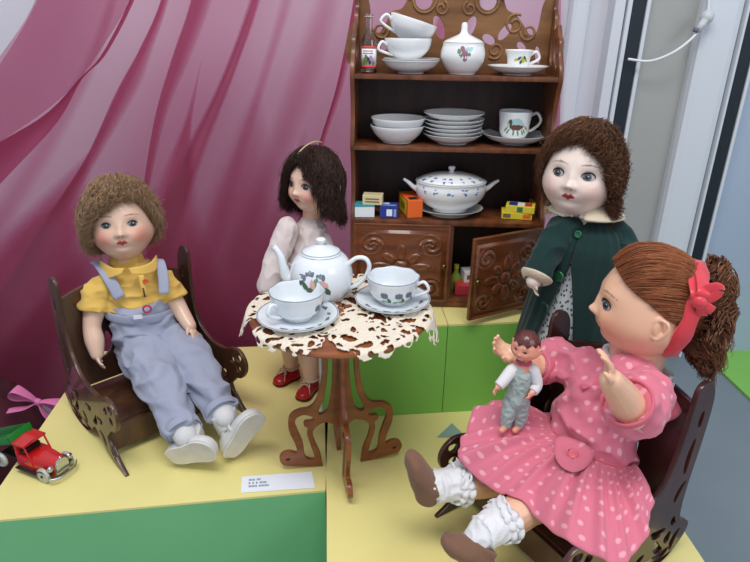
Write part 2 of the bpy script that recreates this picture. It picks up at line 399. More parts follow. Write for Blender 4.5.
def hair(hd,name,parent,m,origin,col,line,n=2200,k=14,lift=.10,curl=.02,cf=3.,sweep=0.,tilt=0.,hangw=.02,r=.0005,capcol=None,lf=None,seed=1,top=.0,part=None,inward=0,minlen=.35):
    """line: [(azimuth deg (0=face), end polar deg, hang length in head heights)]"""
    line=sorted(line); az=np.radians([l[0] for l in line]); te=np.radians([l[1] for l in line]); hg=[l[2] for l in line]
    rg=np.random.default_rng(seed)
    a=rg.uniform(-PI,PI,n); TE=np.interp(a,az,te,period=2*PI); HG=np.interp(a,az,hg,period=2*PI)
    u=rg.uniform(0,1,n)**.8; t0=u*TE*.8
    L=(TE-t0)+.0; s=np.linspace(0,1,k)
    hang=HG*rg.uniform(.7,1.1,n)
    tot=L+hang*1.8+.15
    S=s[None]*tot[:,None]
    aa=a[:,None]+sweep*S+.10*smooth_noise(a[:,None]*4,t0[:,None]*3+S*2,1.5,seed)
    TA=np.interp((aa+PI)%(2*PI)-PI,az,te,period=2*PI); HA=np.interp((aa+PI)%(2*PI)-PI,az,hg,period=2*PI)
    tt=np.minimum(t0[:,None]+S,TA+.02+.16*(rg.uniform(0,1,(n,1))**3)); over=np.minimum(np.maximum(t0[:,None]+S-TA,0)/1.8,HA*rg.uniform(.7,1.15,(n,1))+.05)
    d=dirs(aa,tt)
    li=lift if lf is None else lift*lf(aa,tt)
    nn=(smooth_noise(aa*2.2,tt*2.2,3.,seed*1.7)*.035+smooth_noise(aa*5,tt*5,3.,seed*.7)*.02)*(1+curl*25)
    depth=(rg.uniform(.25,1.,n)+(rg.uniform(0,1,n)>.90)*rg.uniform(0,.35,n))[:,None]
    rad=1+(.04+li*depth+nn*depth*.5)*np.clip(S/.15+.3,0,1)
    p=d*A([hd.a,hd.b,.5])*rad[...,None]
    ph=(np.floor(a*5)*2.3+np.floor(t0*4)*1.9+rg.uniform(-.6,.6,n))[:,None]
    out=d.copy(); out[...,2]*=.2
    p=p+out*(over*hangw*3)[...,None]-np.stack([0*over,0*over,over],-1)
    if inward: p=p*np.stack([1-inward*np.minimum(over,1),1-inward*np.minimum(over,1),1+0*over],-1)
    w=2*PI*cf*S; am=curl*np.clip(S*2,0.2,1)
    am=am*rg.uniform(.5,1.9,n)[:,None]
    fz=np.cumsum(rg.normal(0,.006+curl*.12,(n,k,3)),axis=1)*np.linspace(.2,1,k)[None,:,None]; p=p+fz*.8
    p=p+np.stack([np.sin(w+ph)*am,np.cos(w*1.1+ph)*am,np.sin(w*.9+ph+1)*am*.6],-1)
    mb=strands(hd.w(p.reshape(-1,3)).reshape(n,k,3),r,col)
    # scalp cap
    na,nt=64,18; v=[]
    for i in range(nt+1):
        for j in range(na):
            aj=-PI+2*PI*j/na; t=np.interp(aj,az,te,period=2*PI)*i/nt; l=(lift if lf is None else lift*float(lf(A(aj),A(t))))
            v.append(dirs(A(aj),A(t))*A([hd.a,hd.b,.5])*(1.045+l*.35*min(1,(nt-i)/4)))
    f=[(i*na+j,i*na+(j+1)%na,(i+1)*na+(j+1)%na,(i+1)*na+j) for i in range(nt) for j in range(na)]
    mb.add((hd.w(v),f),0,col=A(lin(capcol or col)[:3])*.8)
    return build(name,mb,m,parent,origin=origin,vc=True)
def plan_uv(v,o,x,z,sc=1.):
    d=v-A(o); return np.stack([d@nrm(x)*sc,d@nrm(z)*sc],1)
def shoe(parent,origin,heel,toe,up,w,hgt,mu,ms,name='shoe',strap=None,label=None,opening=True,lace=None,soleth=.003):
    """loft from heel to toe; up = instep direction"""
    heel=A(heel,float); toe=A(toe,float); L=np.linalg.norm(toe-heel); f=(toe-heel)/L; up=nrm(A(up)-f*np.dot(up,f)); s=np.cross(f,up)
    prof=[(0.0,.45,.62),(.06,.66,.8),(.2,.80,.9),(.38,.80,.85),(.55,.88,.72),(.72,1.0,.60),(.86,.92,.5),(.95,.68,.40),(1.0,.35,.25)]
    q=cr(A(prof),4); rings=[]
    th=np.linspace(0,2*PI,28,endpoint=False)
    for t,ww,hh in q:
        c=heel+f*t*L; cc=np.sign(np.cos(th))*np.abs(np.cos(th))**.8; ss=np.sin(th)
        z=np.where(ss>0,ss*hh*hgt,ss*.12*hgt)
        rings.append(c+s[None]*(cc*ww*w/2)[:,None]+up[None]*z[:,None]+up*.12*hgt)
    mb=MB(); mb.add(loft(rings)); sh=build(name,mb,mu,parent,origin=origin,label=label)
    rr=[]
    for t,ww,hh in q:
        rr.append((t*L*1.02-.01*L, ww*w/2*1.06))
    out=[(a,b) for a,b in rr]+[(a,-b) for a,b in rr[::-1]]
    v,fc=fret(out,(),soleth,.0004,1); T=FR(heel-up*soleth*.3,f,s*-1,up) ; v=xf(v,FR(heel+up*(-soleth*.4),f,-s,up))
    so=build('sole',MB().add((v,fc)),ms,sh,origin=origin,auto=40)
    return sh,f,s,up,L
# ---------- setting ----------
M_yel=mat('yellow_paint','EEE294',.45,bump=.15,bscale=60,var=.05,vscale=12)
M_grn=mat('green_paint','86C85C',.5,bump=.15,bscale=80,var=.06,vscale=9)
M_grnp=mat('pale_green_paint','7CC486',.5,bump=.15,bscale=80,var=.05,vscale=9)
M_white=mat('white_frame','D4DAE0',.35)
M_wall=mat('lilac_wall','DADAE2',.8,var=.05,vscale=3)
M_floor=mat('grey_floor','7E8A92',.45,var=.08,vscale=5)
M_dark=mat('gasket','14202A',.5)
M_pan=mat('beige_board','A9AAA6',.6,var=.06,vscale=4)
M_pane=mat('grey_pane','A9B8CC',.12,spec=.6,var=.04,vscale=2)
S='structure'
build('floor',MB().add(box((-1.6,-.3,-.22),(1.9,1.4,-.2))),M_floor,kind=S,smooth=False)
build('wall_back',MB().add(box((-1.6,1.36,-.22),(1.9,1.40,1.6))),M_wall,kind=S,smooth=False)
build('wall_left',MB().add(box((-1.64,-.3,-.22),(-1.6,1.4,1.6))),M_wall,kind=S,smooth=False)
build('wall_right',MB().add(box((1.9,-.3,-.22),(1.94,1.4,1.6))),M_wall,kind=S,smooth=False)
dr=tag(bpy.data.objects.new('door_1',None),kind=S); COL.objects.link(dr); dr.location=(.5,1.36,-.2)
def dpart(n,x0,x1,y0,y1,m,z0=-.2,z1=1.5,bev=.002):
    build(n,MB().add(box((x0,y0,z0),(x1,y1,z1),bev)),m,dr,origin=dr.location,smooth=False)
dpart('frame_bead',.395,.43,1.325,1.36,M_white,bev=.008)
dpart('door_frame',.478,.500,1.32,1.36,M_white)
dpart('frame_lip',.503,.512,1.315,1.36,M_white)
dpart('gasket',.513,.540,1.318,1.36,M_dark)
dpart('frame_lip',.541,.549,1.315,1.36,M_white)
dpart('door_board',.55,.66,1.335,1.36,M_pan)
dpart('door_post',.655,.735,1.305,1.36,M_white,bev=.015)
dpart('frame_lip',.737,.742,1.300,1.36,M_white)
dpart('gasket',.743,.768,1.302,1.36,M_dark)
dpart('frame_lip',.769,.776,1.300,1.36,M_white)
dpart('pane',.777,1.5,1.33,1.345,M_pane)
# cable looping across the door
cb=[P(628,59,1.30),P(650,61,1.29),P(672,53,1.28),P(690,40,1.28),P(702,26,1.29),P(708,12,1.30),P(709,-12,1.30)]
t=empty('cable',cb[0],'thin white cable looping across the door frame','cable')
build('wire',MB().add(tube(cb,[.0026]*7,10,8)),mat('cable_white','E8EAEE',.4),t,origin=t.location)
build('plug',MB().add(tube([P(697,31,1.285),P(705,20,1.285)],[.0065,.0075],12,2)).add(sphere(P(707,17,1.29),.013,10,14)),mat('plug_white','C9CFD0',.4),t,origin=t.location)
build('collar',MB().add(tube([P(695,32,1.283),P(697,28,1.283)],[.0055,.0055],10,1)),mat('plug_grey','6A6E80',.4),t,origin=t.location)
# green mat on the far floor
build('floor_mat',MB().add(loft([[(.835,1.345,z),(.99,1.345,z),(1.5,1.0,z),(.845,.93,z)] for z in (-.199,-.194)])),M_grn,label='bright green mat lying on the grey floor beside the right-hand chair',cat='mat',smooth=False)
# ---------- plinths ----------
def quadbox(pts,z0,z1):
    return loft([[(x,y,z) for x,y in pts] for z in (z0,z1)])
def plinth(name,pts,z0,z1,mtop,mside,label,group=None,tt=.003,edge=None):
    c=A(pts).mean(0); t=empty(name,(c[0],c[1],z0),label,'display plinth',group)
    build('side_panel',MB().add(quadbox(pts,z0,z1-tt)),mside,t,origin=t.location,smooth=False)
    build('top_board',MB().add(quadbox(pts,z1-tt,z1)),mtop,t,origin=t.location,smooth=False)
    if edge:
        (x0,y0),(x1,y1)=edge; build('edge_strip',MB().add(quadbox([(x0-.0025,y0-.001),(x0+.0005,y0-.001),(x1+.0005,y1),(x1-.0025,y1)],z0,z1)),M_white,t,origin=t.location,smooth=False)
    return t
a_=G(74,376)[:2]; b_=G(1,484)[:2]; c_=G(326,490.5)[:2]; d_=G(0,520)[:2]; den=np.linalg.solve(np.stack([b_-a_,c_-d_],1),c_-a_); CORN=a_+(b_-a_)*den[0]
print('corner',CORN)
plinth('display_plinth',[tuple(CORN),(-.0605,.5985),(-.083,.985),(-.517,.945)],-.2,0,M_yel,M_grnp,'low yellow-topped plinth under the seated boy doll, pale green on its front','low yellow plinths')
plinth('display_plinth',[(-.034,.30),(.387,.30),(.365,.80),(-.079,.80),(-.0575,.58)],-.2,0,M_yel,M_grnp,'low yellow-topped plinth under the girl doll in pink, right of the seam','low yellow plinths')
plinth('raised_plinth',[(-.0775,.749),(.1075,.7715),(.09,1.05),(-.084,1.03)],0.0005,.155,M_yel,M_grn,'raised green plinth with yellow top behind the round table','raised green plinths',edge=((-.0775,.749),(-.084,1.03)))
plinth('raised_plinth',[(.1085,.7717),(.36,.80),(.345,1.07),(.091,1.05)],0.0005,.155,M_yel,M_grn,'raised green plinth with yellow top behind the green-coated doll','raised green plinths')
build('paper_scrap',MB().add(loft([[G(437,437,z),G(466,437,z),G(452,423,z)] for z in (.0004,.0011)])),mat('scrap','8FA6A0',.6),label='small grey-green triangular scrap beside the armchair front knob',cat='paper',smooth=False)
tw=MB()
for i in range(26):
    b=P(500,408,.60)*1.0; b=A([b[0]+rng.uniform(-.012,.012),.60+rng.uniform(-.01,.01),.001]); q=[b]
    d=A([rng.uniform(-1,1),rng.uniform(-1,.6),rng.uniform(.2,1.1)])*.008
    for k in range(3): q.append(q[-1]+d+rng.uniform(-.003,.003,3))
    tw.add(tube(q,[.0005]*3+[.0002],4,2))
# ---------- curtain ----------
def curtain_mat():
    """sheer cloth; the Col attribute carries gather density, plus shade painted in towards the lower left"""
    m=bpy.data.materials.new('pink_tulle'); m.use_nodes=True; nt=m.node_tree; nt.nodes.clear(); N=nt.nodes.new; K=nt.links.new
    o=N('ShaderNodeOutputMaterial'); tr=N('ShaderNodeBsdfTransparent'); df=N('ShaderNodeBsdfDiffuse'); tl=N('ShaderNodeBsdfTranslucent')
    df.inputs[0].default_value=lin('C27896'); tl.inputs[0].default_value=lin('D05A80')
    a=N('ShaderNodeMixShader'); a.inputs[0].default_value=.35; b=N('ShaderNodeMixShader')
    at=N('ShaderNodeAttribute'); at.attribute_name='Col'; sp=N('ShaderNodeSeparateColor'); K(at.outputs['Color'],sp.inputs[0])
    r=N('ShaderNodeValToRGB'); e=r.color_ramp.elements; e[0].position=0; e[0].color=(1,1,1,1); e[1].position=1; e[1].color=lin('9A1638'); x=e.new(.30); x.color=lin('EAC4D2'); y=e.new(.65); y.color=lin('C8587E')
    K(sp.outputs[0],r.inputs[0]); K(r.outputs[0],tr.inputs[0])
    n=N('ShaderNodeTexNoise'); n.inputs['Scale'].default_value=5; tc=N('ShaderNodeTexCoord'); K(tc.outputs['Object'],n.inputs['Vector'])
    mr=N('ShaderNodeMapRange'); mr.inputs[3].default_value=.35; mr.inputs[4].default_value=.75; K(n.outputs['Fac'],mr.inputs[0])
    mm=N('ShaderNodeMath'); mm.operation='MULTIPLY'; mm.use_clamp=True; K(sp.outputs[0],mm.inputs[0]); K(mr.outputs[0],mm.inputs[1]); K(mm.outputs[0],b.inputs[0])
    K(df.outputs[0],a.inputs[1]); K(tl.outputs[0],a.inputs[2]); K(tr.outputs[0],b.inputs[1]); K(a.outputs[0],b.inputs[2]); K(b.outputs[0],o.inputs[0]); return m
M_cur=curtain_mat(); cm=MB()
def cy(x,z): return 1.085+.012*math.sin(9*x+2.2*z)+.006*math.sin(23*x+5*z)
def sheet(left,right,nu,nv,dy=0.,den=None):
    """grid between two px polylines; right/left lists of px points"""
    ext=lambda q: [(q[0][0]+(q[0][0]-q[1][0])/(q[1][1]-q[0][1])*110*.6,q[0][1]-110)]+list(q) if q[0][1]<0 else list(q)
    left=ext(left); right=ext(right)
    L=cr(A([(a,b,0) for a,b in left]),6)[:,:2]; R=cr(A([(a,b,0) for a,b in right]),6)[:,:2]
    def samp(Q,t):
        x=t*(len(Q)-1); i=min(int(x),len(Q)-2); return Q[i]*(1-(x-i))+Q[i+1]*(x-i)
    v=[]; dn=[]
    for i in range(nv+1):
        l,r=samp(L,i/nv),samp(R,i/nv)
        for j in range(nu+1):
            q=l+(r-l)*j/nu; p=P(q[0],q[1],1.085); y=cy(p[0],p[2])+dy+.004*math.sin(PI*j/nu); v.append((p[0],y,p[2])); dn.append(den(j/nu,i/nv) if den else .27+.22*min(max((q[1]-200)/220,0),1)+.25*min(max((230-q[0])/200,0),1)*min(max((q[1]-230)/150,0),1)+.05*math.sin(q[0]*.035+q[1]*.012))  # base density grows downward and left, painting the curtain's shade into its colour
    f=[(i*(nu+1)+j,i*(nu+1)+j+1,(i+1)*(nu+1)+j+1,(i+1)*(nu+1)+j) for i in range(nv) for j in range(nu)]
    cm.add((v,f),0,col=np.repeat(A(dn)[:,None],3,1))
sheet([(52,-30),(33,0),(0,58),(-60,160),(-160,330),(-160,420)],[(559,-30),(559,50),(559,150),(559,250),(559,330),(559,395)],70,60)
def soft(k,s=1): return lambda u,t: k*min(1,(u if s>0 else 1-u)/.12)*(1-(u if s>0 else 1-u))**.8*min(1,t*8+.3)
def bell(k): return lambda u,t: k*math.sin(PI*u)**1.3*min(1,t*4)
def fold(pl,w,dy,layers=1,s=1):
    pl=A(pl,float); ww=np.broadcast_to(A(w,float),(len(pl),))
    ww=ww*(1.5 if layers>1 else 1.2); D=[0,.22,.42,.66,.9,1.0][layers]
    sheet([(x-a*.5,y) for (x,y),a in zip(pl,ww)],[(x+a*.5,y) for (x,y),a in zip(pl,ww)],10,40,dy,bell(D) if ww.max()>50 or layers==1 else soft(D,s))
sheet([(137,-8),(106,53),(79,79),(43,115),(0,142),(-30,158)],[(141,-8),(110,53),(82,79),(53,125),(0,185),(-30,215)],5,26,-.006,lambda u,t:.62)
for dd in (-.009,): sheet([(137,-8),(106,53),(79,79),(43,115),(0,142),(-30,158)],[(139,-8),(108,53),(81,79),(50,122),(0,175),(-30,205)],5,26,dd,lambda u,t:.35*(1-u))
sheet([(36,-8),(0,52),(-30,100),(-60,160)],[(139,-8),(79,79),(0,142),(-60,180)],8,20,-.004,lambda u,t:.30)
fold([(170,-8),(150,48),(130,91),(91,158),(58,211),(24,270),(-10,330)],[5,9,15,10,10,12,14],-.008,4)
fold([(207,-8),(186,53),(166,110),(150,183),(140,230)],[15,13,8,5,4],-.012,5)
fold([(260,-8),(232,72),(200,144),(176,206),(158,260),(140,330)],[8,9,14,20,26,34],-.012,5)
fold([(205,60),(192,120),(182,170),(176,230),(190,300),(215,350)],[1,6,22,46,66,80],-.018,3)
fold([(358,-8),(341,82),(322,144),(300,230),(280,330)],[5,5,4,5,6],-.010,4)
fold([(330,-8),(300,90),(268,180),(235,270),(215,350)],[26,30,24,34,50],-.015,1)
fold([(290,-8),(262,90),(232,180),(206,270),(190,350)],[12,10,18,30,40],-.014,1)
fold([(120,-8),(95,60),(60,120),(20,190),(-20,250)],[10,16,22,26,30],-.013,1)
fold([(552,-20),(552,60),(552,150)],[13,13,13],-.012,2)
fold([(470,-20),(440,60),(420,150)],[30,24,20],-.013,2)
fold([(90,150),(50,230),(30,290),(40,350),(45,420)],[2,60,110,150,170],-.02,4)  # broad dense fold added to darken the curtain's shaded lower left
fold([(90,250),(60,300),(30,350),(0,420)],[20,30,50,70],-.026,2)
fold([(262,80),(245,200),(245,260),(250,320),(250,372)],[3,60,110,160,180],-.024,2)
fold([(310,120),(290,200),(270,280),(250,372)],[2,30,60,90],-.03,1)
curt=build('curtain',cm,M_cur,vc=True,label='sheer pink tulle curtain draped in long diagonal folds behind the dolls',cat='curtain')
# dark cloth heap put in for the curtain's shade, and bow, low left corner
v,f=sphere((-.73,.86,-.2),(.15,.11,.19),30,50); v,f=wrinkle((v,f),.045,9,3); v,f=wrinkle((v,f),.02,24,8); v[:,2]=np.maximum(v[:,2],-.199)
build('cloth_heap',MB().add((v,f)),mat('maroon_shade_cloth','4A1424',.85,var=.3,vscale=20),label='dark maroon cloth heap standing in for the shaded curtain left of the plinth',cat='cloth')
v,f=sphere((-.66,.64,-.2),(.09,.09,.11),30,50); v,f=wrinkle((v,f),.03,14,5); v[:,2]=np.maximum(v[:,2],-.199)
build('cloth_heap',MB().add((v,f)),mat('purple_tulle','8E3A78',.8,var=.3,vscale=20),label='purple-pink tulle heaped on the floor behind the tin truck',cat='cloth')
def bow(name,c,s,m,parent=None,origin=(0,0,0),R=np.eye(3),tails=True,**kw):
    mb=MB(); c=A(c)
    def T(p): return c+(np.asarray(p)*s)@R.T
    for sg in (-1,1):
        path=[(0,0,0),(sg*.35,-.05,.22),(sg*.85,-.08,.36),(sg*1.0,0,.08),(sg*.8,.08,-.14),(sg*.35,.05,-.05),(0,0,0)]
        mb.add(tube(T(path),A([(.10,.02),(.16,.02),(.26,.02),(.28,.02),(.24,.02),(.13,.02),(.08,.02)])*s,12,5,side=R[:,1]))
        if tails: mb.add(tube(T([(0,0,0),(sg*.35,-.1,-.35),(sg*.75,-.05,-.62),(sg*1.0,-.1,-.75)]),A([(.06,.015),(.14,.015),(.2,.015),(.18,.015)])*s,12,5,side=R[:,1]))
    mb.add(sphere(c,A([.15,.13,.15])*s,12,16))
    return build(name,mb,m,parent,origin=origin,**kw)
Rb=np.array(Matrix.Rotation(math.radians(-20),3,'Y')@Matrix.Rotation(math.radians(90),3,'X'))
bow('ribbon_bow',P(38,402,.80),.042,mat('pink_ribbon','D878A8',.45),R=np.array(Matrix.Rotation(.35,3,'Y')),label='pink ribbon bow on the dark cloth left of the plinth',cat='bow')
# ---------- wood ----------
def wood(name,c1,c2,rough=.35,st=(14,14,90),coat=.2):
    m=mat(name,c1,rough,col2=c2,stretch=st,vscale=1.2,coat=coat,bump=.08,bscale=3); return m
M_cab=wood('cabinet_wood','7A4526','4E2A16',.4,(60,60,8))
M_cabd=wood('cabinet_inner_wood','3A2016','22120C',.5,(60,60,8),0)
M_door=wood('carved_wood','7A4424','5A2F18',.33,(8,40,60),.35)
M_tab=wood('table_wood','96562C','6E3A1C',.35,(8,60,60),.3)
M_chair=wood('chair_wood','5A3A26','38221A',.38,(40,40,8),.3)
M_chair2=wood('dark_chair_wood','4A2620','2C1512',.34,(40,40,8),.4)
M_brass=mat('dark_brass','6A5A38',.35,metal=.9)
# ---------- cabinet ----------
CB=empty('toy_cabinet',(.104,.832,.1555),'brown carved wooden toy cabinet standing on the raised plinths, right door ajar','cabinet',rz=math.radians(-3))
CBz=.1555
def cp(n,mb,m=M_cab,**k): return build(n,mb,m,CB,**k)
prof=[(.0,0),(.0,.135),(.004,.145),(.014,.165),(.016,.20),(.006,.232),(0,.245),(.003,.262),(.010,.285),(.008,.31),(0,.335),(.004,.352),(.018,.368),(.024,.385),(.036,.392),(.05,.405),(.062,.40),(.068,.416),(.080,.425),(.083,.44),(.090,.445),(.092,.43),(.092,0)]
sub=[]
for a,b in prof: sub.append((a,b))
hol=[[(.036,.352),(.046,.362),(.052,.378),(.044,.388),(.036,.372)],[(.056,.352),(.070,.358),(.076,.385),(.068,.398),(.060,.378)],[(.022,.350),(.030,.352),(.032,.366),(.026,.368)]]
for x in (-.1415,.1365):
    v,f=fret(sub,hol,.006,.0006,4); v=v[:,[2,0,1]]; v=v+A([x+.0025,0,0]); cp('side_panel',MB().add((v,f)),auto=40)
    fin=lathe([(.0,-.02),(.003,-.02),(.0035,0),(.0055,.004),(.003,.009),(.0055,.015),(.006,.019),(.002,.024),(0,.025)],16)
    cp('finial',MB().add((fin[0]+A([x+.0025,.089,.447]),fin[1])),mat('finial_wood','7A5030',.5))
for n,z,th in (('shelf',.340,.006),('shelf',.2445,.006),('shelf',.139,.007)):
    cp(n,MB().add(box((-.137,.001 if z>.2 else -.004,z-th),(.137,.090,z),.0012)),auto=40)
cp('base_board',MB().add(box((-.137,0,0.004),(.137,.09,.014),.001)),auto=40)
cp('plinth_rail',MB().add(box((-.1395,-.002,0),(.1395,.006,.008),.001)),auto=40)
cp('back_panel',MB().add(box((-.137,.087,.0),(.137,.091,.338))),M_cabd,smooth=False)
cp('divider',MB().add(box((.004,.001,.014),(.012,.088,.132),.0008)),auto=40)
# crest: pierced scroll board along the back of the top
cr_o=[(-.137,.338),(-.137,.43),(-.130,.445),(-.122,.43),(-.118,.40),(-.108,.392),(-.098,.405),(-.090,.42),(-.075,.425),(-.066,.445),(-.07,.465),(-.055,.475),(-.04,.465),(-.03,.49),(-.012,.50),(0,.52),(.012,.50),(.03,.49),(.04,.465),(.055,.475),(.07,.462),(.066,.445),(.072,.425),(.085,.418),(.097,.405),(.108,.392),(.118,.398),(.122,.43),(.130,.445),(.137,.43),(.137,.338)]
def hole(cx,cy,rx,ry,rot=0,n=9,pinch=0):
    o=[]
    for i in range(n):
        a=2*PI*i/n; r=1-pinch*max(0,math.cos(a)); x=rx*math.cos(a)*r; y=ry*math.sin(a)*r; o.append((cx+x*math.cos(rot)-y*math.sin(rot),cy+x*math.sin(rot)+y*math.cos(rot)))
    return o
hs=[]
for sg in (-1,1):
    hs+=[hole(sg*.045,.435,.012,.012),hole(sg*.020,.455,.012,.007,sg*.6),hole(sg*.072,.395,.013,.006,sg*.9),hole(sg*.098,.375,.009,.005,-sg*.8),hole(sg*.050,.385,.010,.006,-sg*.5),hole(sg*.122,.365,.004,.012,sg*.2),hole(sg*.022,.40,.007,.016,-sg*.4)]
hs+=[hole(0,.475,.006,.010)]
v,f=fret(cr_o,hs,.005,.0006,5); v=v[:,[0,2,1]]+A([0,.089,0])
cp('crest',MB().add((v,f)),wood('crest_wood','8A6038','6A4426',.45,(8,60,60),.1),auto=40)
# scroll reliefs on the crest
cs=MB()
for sg in (-1,1):
    for (cx,cz,r0,r1,tn,ph) in ((.045,.435,.020,.015,1.0,0),(.085,.405,.014,.005,1.3,1),(.020,.425,.010,.003,1.2,2),(.105,.395,.012,.004,1.2,3),(.060,.37,.012,.004,1.3,4)):
        q=[]
        for i in range(16):
            a=ph+2*PI*tn*i/15; r=r0+(r1-r0)*i/15; q.append((sg*(cx+r*math.cos(a)),.0862,cz+r*math.sin(a)))
        cs.add(tube(q,[(.0018)]*16,8,2))
cp('scroll_relief',cs,wood('crest_wood_relief','946A3E','745030',.45,(8,60,60),.1))
def relief(w,h,th=.005,nx=150,nz_=150):
    """carved door: rosette with petals and scrolls, front at -y"""
    X=np.linspace(0,w,nx); Z=np.linspace(0,h,nz_); XX,ZZ=np.meshgrid(X,Z,indexing='ij')
    x=(XX-w/2)/(w/2); z=(ZZ-h*.46)/(h/2); D=np.zeros_like(x)
    r=np.hypot(x,z); a=np.arctan2(z,x)
    D+=1.0*np.exp(-(r/.13)**4)-.5*np.exp(-((r-.17)/.03)**2)
    for k in range(8):
        b=k*PI/4; L=.34 if k%2 else .46; cx,cz=math.cos(b)*(.2+L/2),math.sin(b)*(.2+L/2)*.85
        u=(x-cx)*math.cos(b)+(z-cz)*math.sin(b); v2=-(x-cx)*math.sin(b)+(z-cz)*math.cos(b); q=(u/(L/2))**2+(v2/.11)**2
        D+=.9*np.exp(-q**2*.8)-.45*np.exp(-((q-1)/.25)**2)*(q<2)*.6-.3*np.exp(-(q/.15)**2)
    for sx in (-1,1):
        for sz in (-1,1):
            cx,cz=sx*.62,sz*.55+.02; dx,dz=(x-cx)*sx,(z-cz)*sz; rr=np.hypot(dx,dz); aa=np.arctan2(dz,dx)
            sp=np.abs(((rr-.035*aa/1.)-.06)%.14-.07)/.07
            D+=(.9*(sp**1.2)-.35)*np.exp(-(rr/.27)**6)
    D+=-.8*np.exp(-((np.maximum(np.abs(x)/.9,np.abs(z-.04)/.86)-1)/.035)**2)
    v=np.stack([XX.ravel(),(-th-.0034*np.clip(D,-.6,1.1)).ravel(),ZZ.ravel()],1); f=[]
    for i in range(nx-1):
        for j in range(nz_-1):
            k=i*nz_+j; f.append((k,k+nz_,k+nz_+1,k+1))
    mb=MB(); mb.add((v,f)); mb.add(box((0,-th+.0004,0),(w,0,h))); mb.add(box((-.0008,-th-.0006,-.0005),(.003,.0003,h+.0005),.0005)); mb.add(box((w-.003,-th-.0006,-.0005),(w+.0008,.0003,h+.0005),.0005)); mb.add(box((0,-th-.0006,h-.002),(w,.0003,h+.0008),.0005)); mb.add(box((0,-th-.0006,-.0008),(w,.0003,.002),.0005)); return mb
d1=relief(.142,.122); d1.v=[q+A([-.136,-.0015,.0105]) for q in d1.v]; D1=cp('door',d1,M_door)
def knob(x,y,z,par):
    build('door_knob',MB().add((lathe([(0,0),(.0015,0),(.0015,.003),(.004,.005),(.004,.008),(0,.0095)],14)[0][:,[0,2,1]]*A([1,-1,1])+A([x,y,z]),lathe([(0,0),(.0015,0),(.0015,.003),(.004,.005),(.004,.008),(0,.0095)],14)[1])),M_brass,par)
knob(-.001,-.0085,.072,D1)
d2=relief(.120,.122); al=math.radians(31); 
def open_T(v):
    q=v-A([.120,0,0]); c,s=math.cos(al),math.sin(al); return np.stack([q[:,0]*c-q[:,1]*s*-1*-1,q[:,0]*s+q[:,1]*c,q[:,2]],1)+A([.136,-.002,.0115])
d2.v=[open_T(q) for q in d2.v]; D2=cp('door',d2,M_door,label='right door swung open towards the front')
c,s=math.cos(al),math.sin(al); kx=-.108; knob(.136+kx*c,-.002+kx*s-.0062,.072,D2)
# ---------- china ----------
M_ch=mat('white_china','EDEFEF',.12,coat=.4)
M_chb=mat('bluish_china','E4EAEE',.12,coat=.4)
M_rim=mat('grey_rim_paint','8C949C',.25)
M_leaf=mat('leaf_green_paint','6E8F6A',.3); M_gfl=mat('grey_flower_paint','6C7482',.3); M_pk=mat('faded_pink_paint','D9A79A',.3)
M_yfl=mat('yellow_flower_paint','B8B040',.3); M_dg=mat('dark_green_paint','3C5A3A',.3); M_pfl=mat('mauve_flower_paint','9A6A80',.3); M_blu=mat('blue_sprig_paint','5E7EB8',.3); M_brn=mat('duck_brown_paint','6A4234',.35); M_gold=mat('gilt_rim','8A7A50',.25,metal=.6); M_tealp=mat('pale_teal_paint','A8CCD0',.3)
def lathe_at(prof,ang,z):
    p=A(prof); d=np.diff(p,axis=0); best=None
    for i in range(len(p)-1):
        z0,z1=p[i,1],p[i+1,1]
        if (z0-z)*(z1-z)<=0 and z0!=z1:
            t=(z-z0)/(z1-z0); r=p[i,0]+t*(p[i+1,0]-p[i,0])
            if best is None or r>best[0]: best=(r,i)
    return best[0] if best else p[:,0].max()
def decal(mb,prof,ang,z,shape,mi,off=.0003,rot=0):
    """shape: outline (u,v) metres in the wall's own plane"""
    v=[];o=A(shape,float); c,s=math.cos(rot),math.sin(rot); o=o@A([[c,s],[-s,c]]); ctr=o.mean(0)
    ring=[]
    for k in (0,.5,1.):
        for u,w in (ctr+(o-ctr)*k if k else [ctr]):
            r=lathe_at(prof,ang,z+w)+off; a=ang+u/r; v.append((r*math.cos(a),r*math.sin(a),z+w))
    n=len(o); f=[]
    for j in range(n):
        k=(j+1)%n; f.append((0,1+j,1+k)); f.append((1+j,1+n+j,1+n+k,1+k))
    mb.add((v,f),mi)
def blob(rx,ry,n=10,k=0,lob=0): return [(rx*math.cos(a)*(1+k*math.cos(lob*a)),ry*math.sin(a)*(1+k*math.cos(lob*a))) for a in np.linspace(0,2*PI,n,endpoint=False)]
leaf=[(0,-.5),(.25,-.2),(.22,.15),(0,.5),(-.22,.15),(-.25,-.2)]
def lf(s,w=1): return [(x*s*w,y*s) for x,y in leaf]
def flower_dec(mb,prof,a,z,s,mf,ml,rot=0):
    for k in range(3): decal(mb,prof,a+(k-1)*.0, z+0,[(x+(k-1)*s*.28,y+abs(k-1)*-s*.05) for x,y in blob(s*.2,s*.36,10)],mf,.0003+.0001*k)
    decal(mb,prof,a,z-s*.25,blob(s*.42,s*.22),mf,.0002)
    decal(mb,prof,a,z+s*.02,blob(s*.16,s*.2),ml,.0007)
def wall(outer,t=.0016):
    """closed cup wall from an outer profile"""
    o=A(outer,float); inn=[(max(r-t,0),z+(t if i==0 else 0)) for i,(r,z) in enumerate(o)]
    return [(0,o[0,1]+.0005)]+[tuple(q) for q in o]+[((o[-1,0]-t*.5),o[-1,1]+t*.35)]+inn[::-1][0:]+[(0,o[0,1]+.0015+t)]
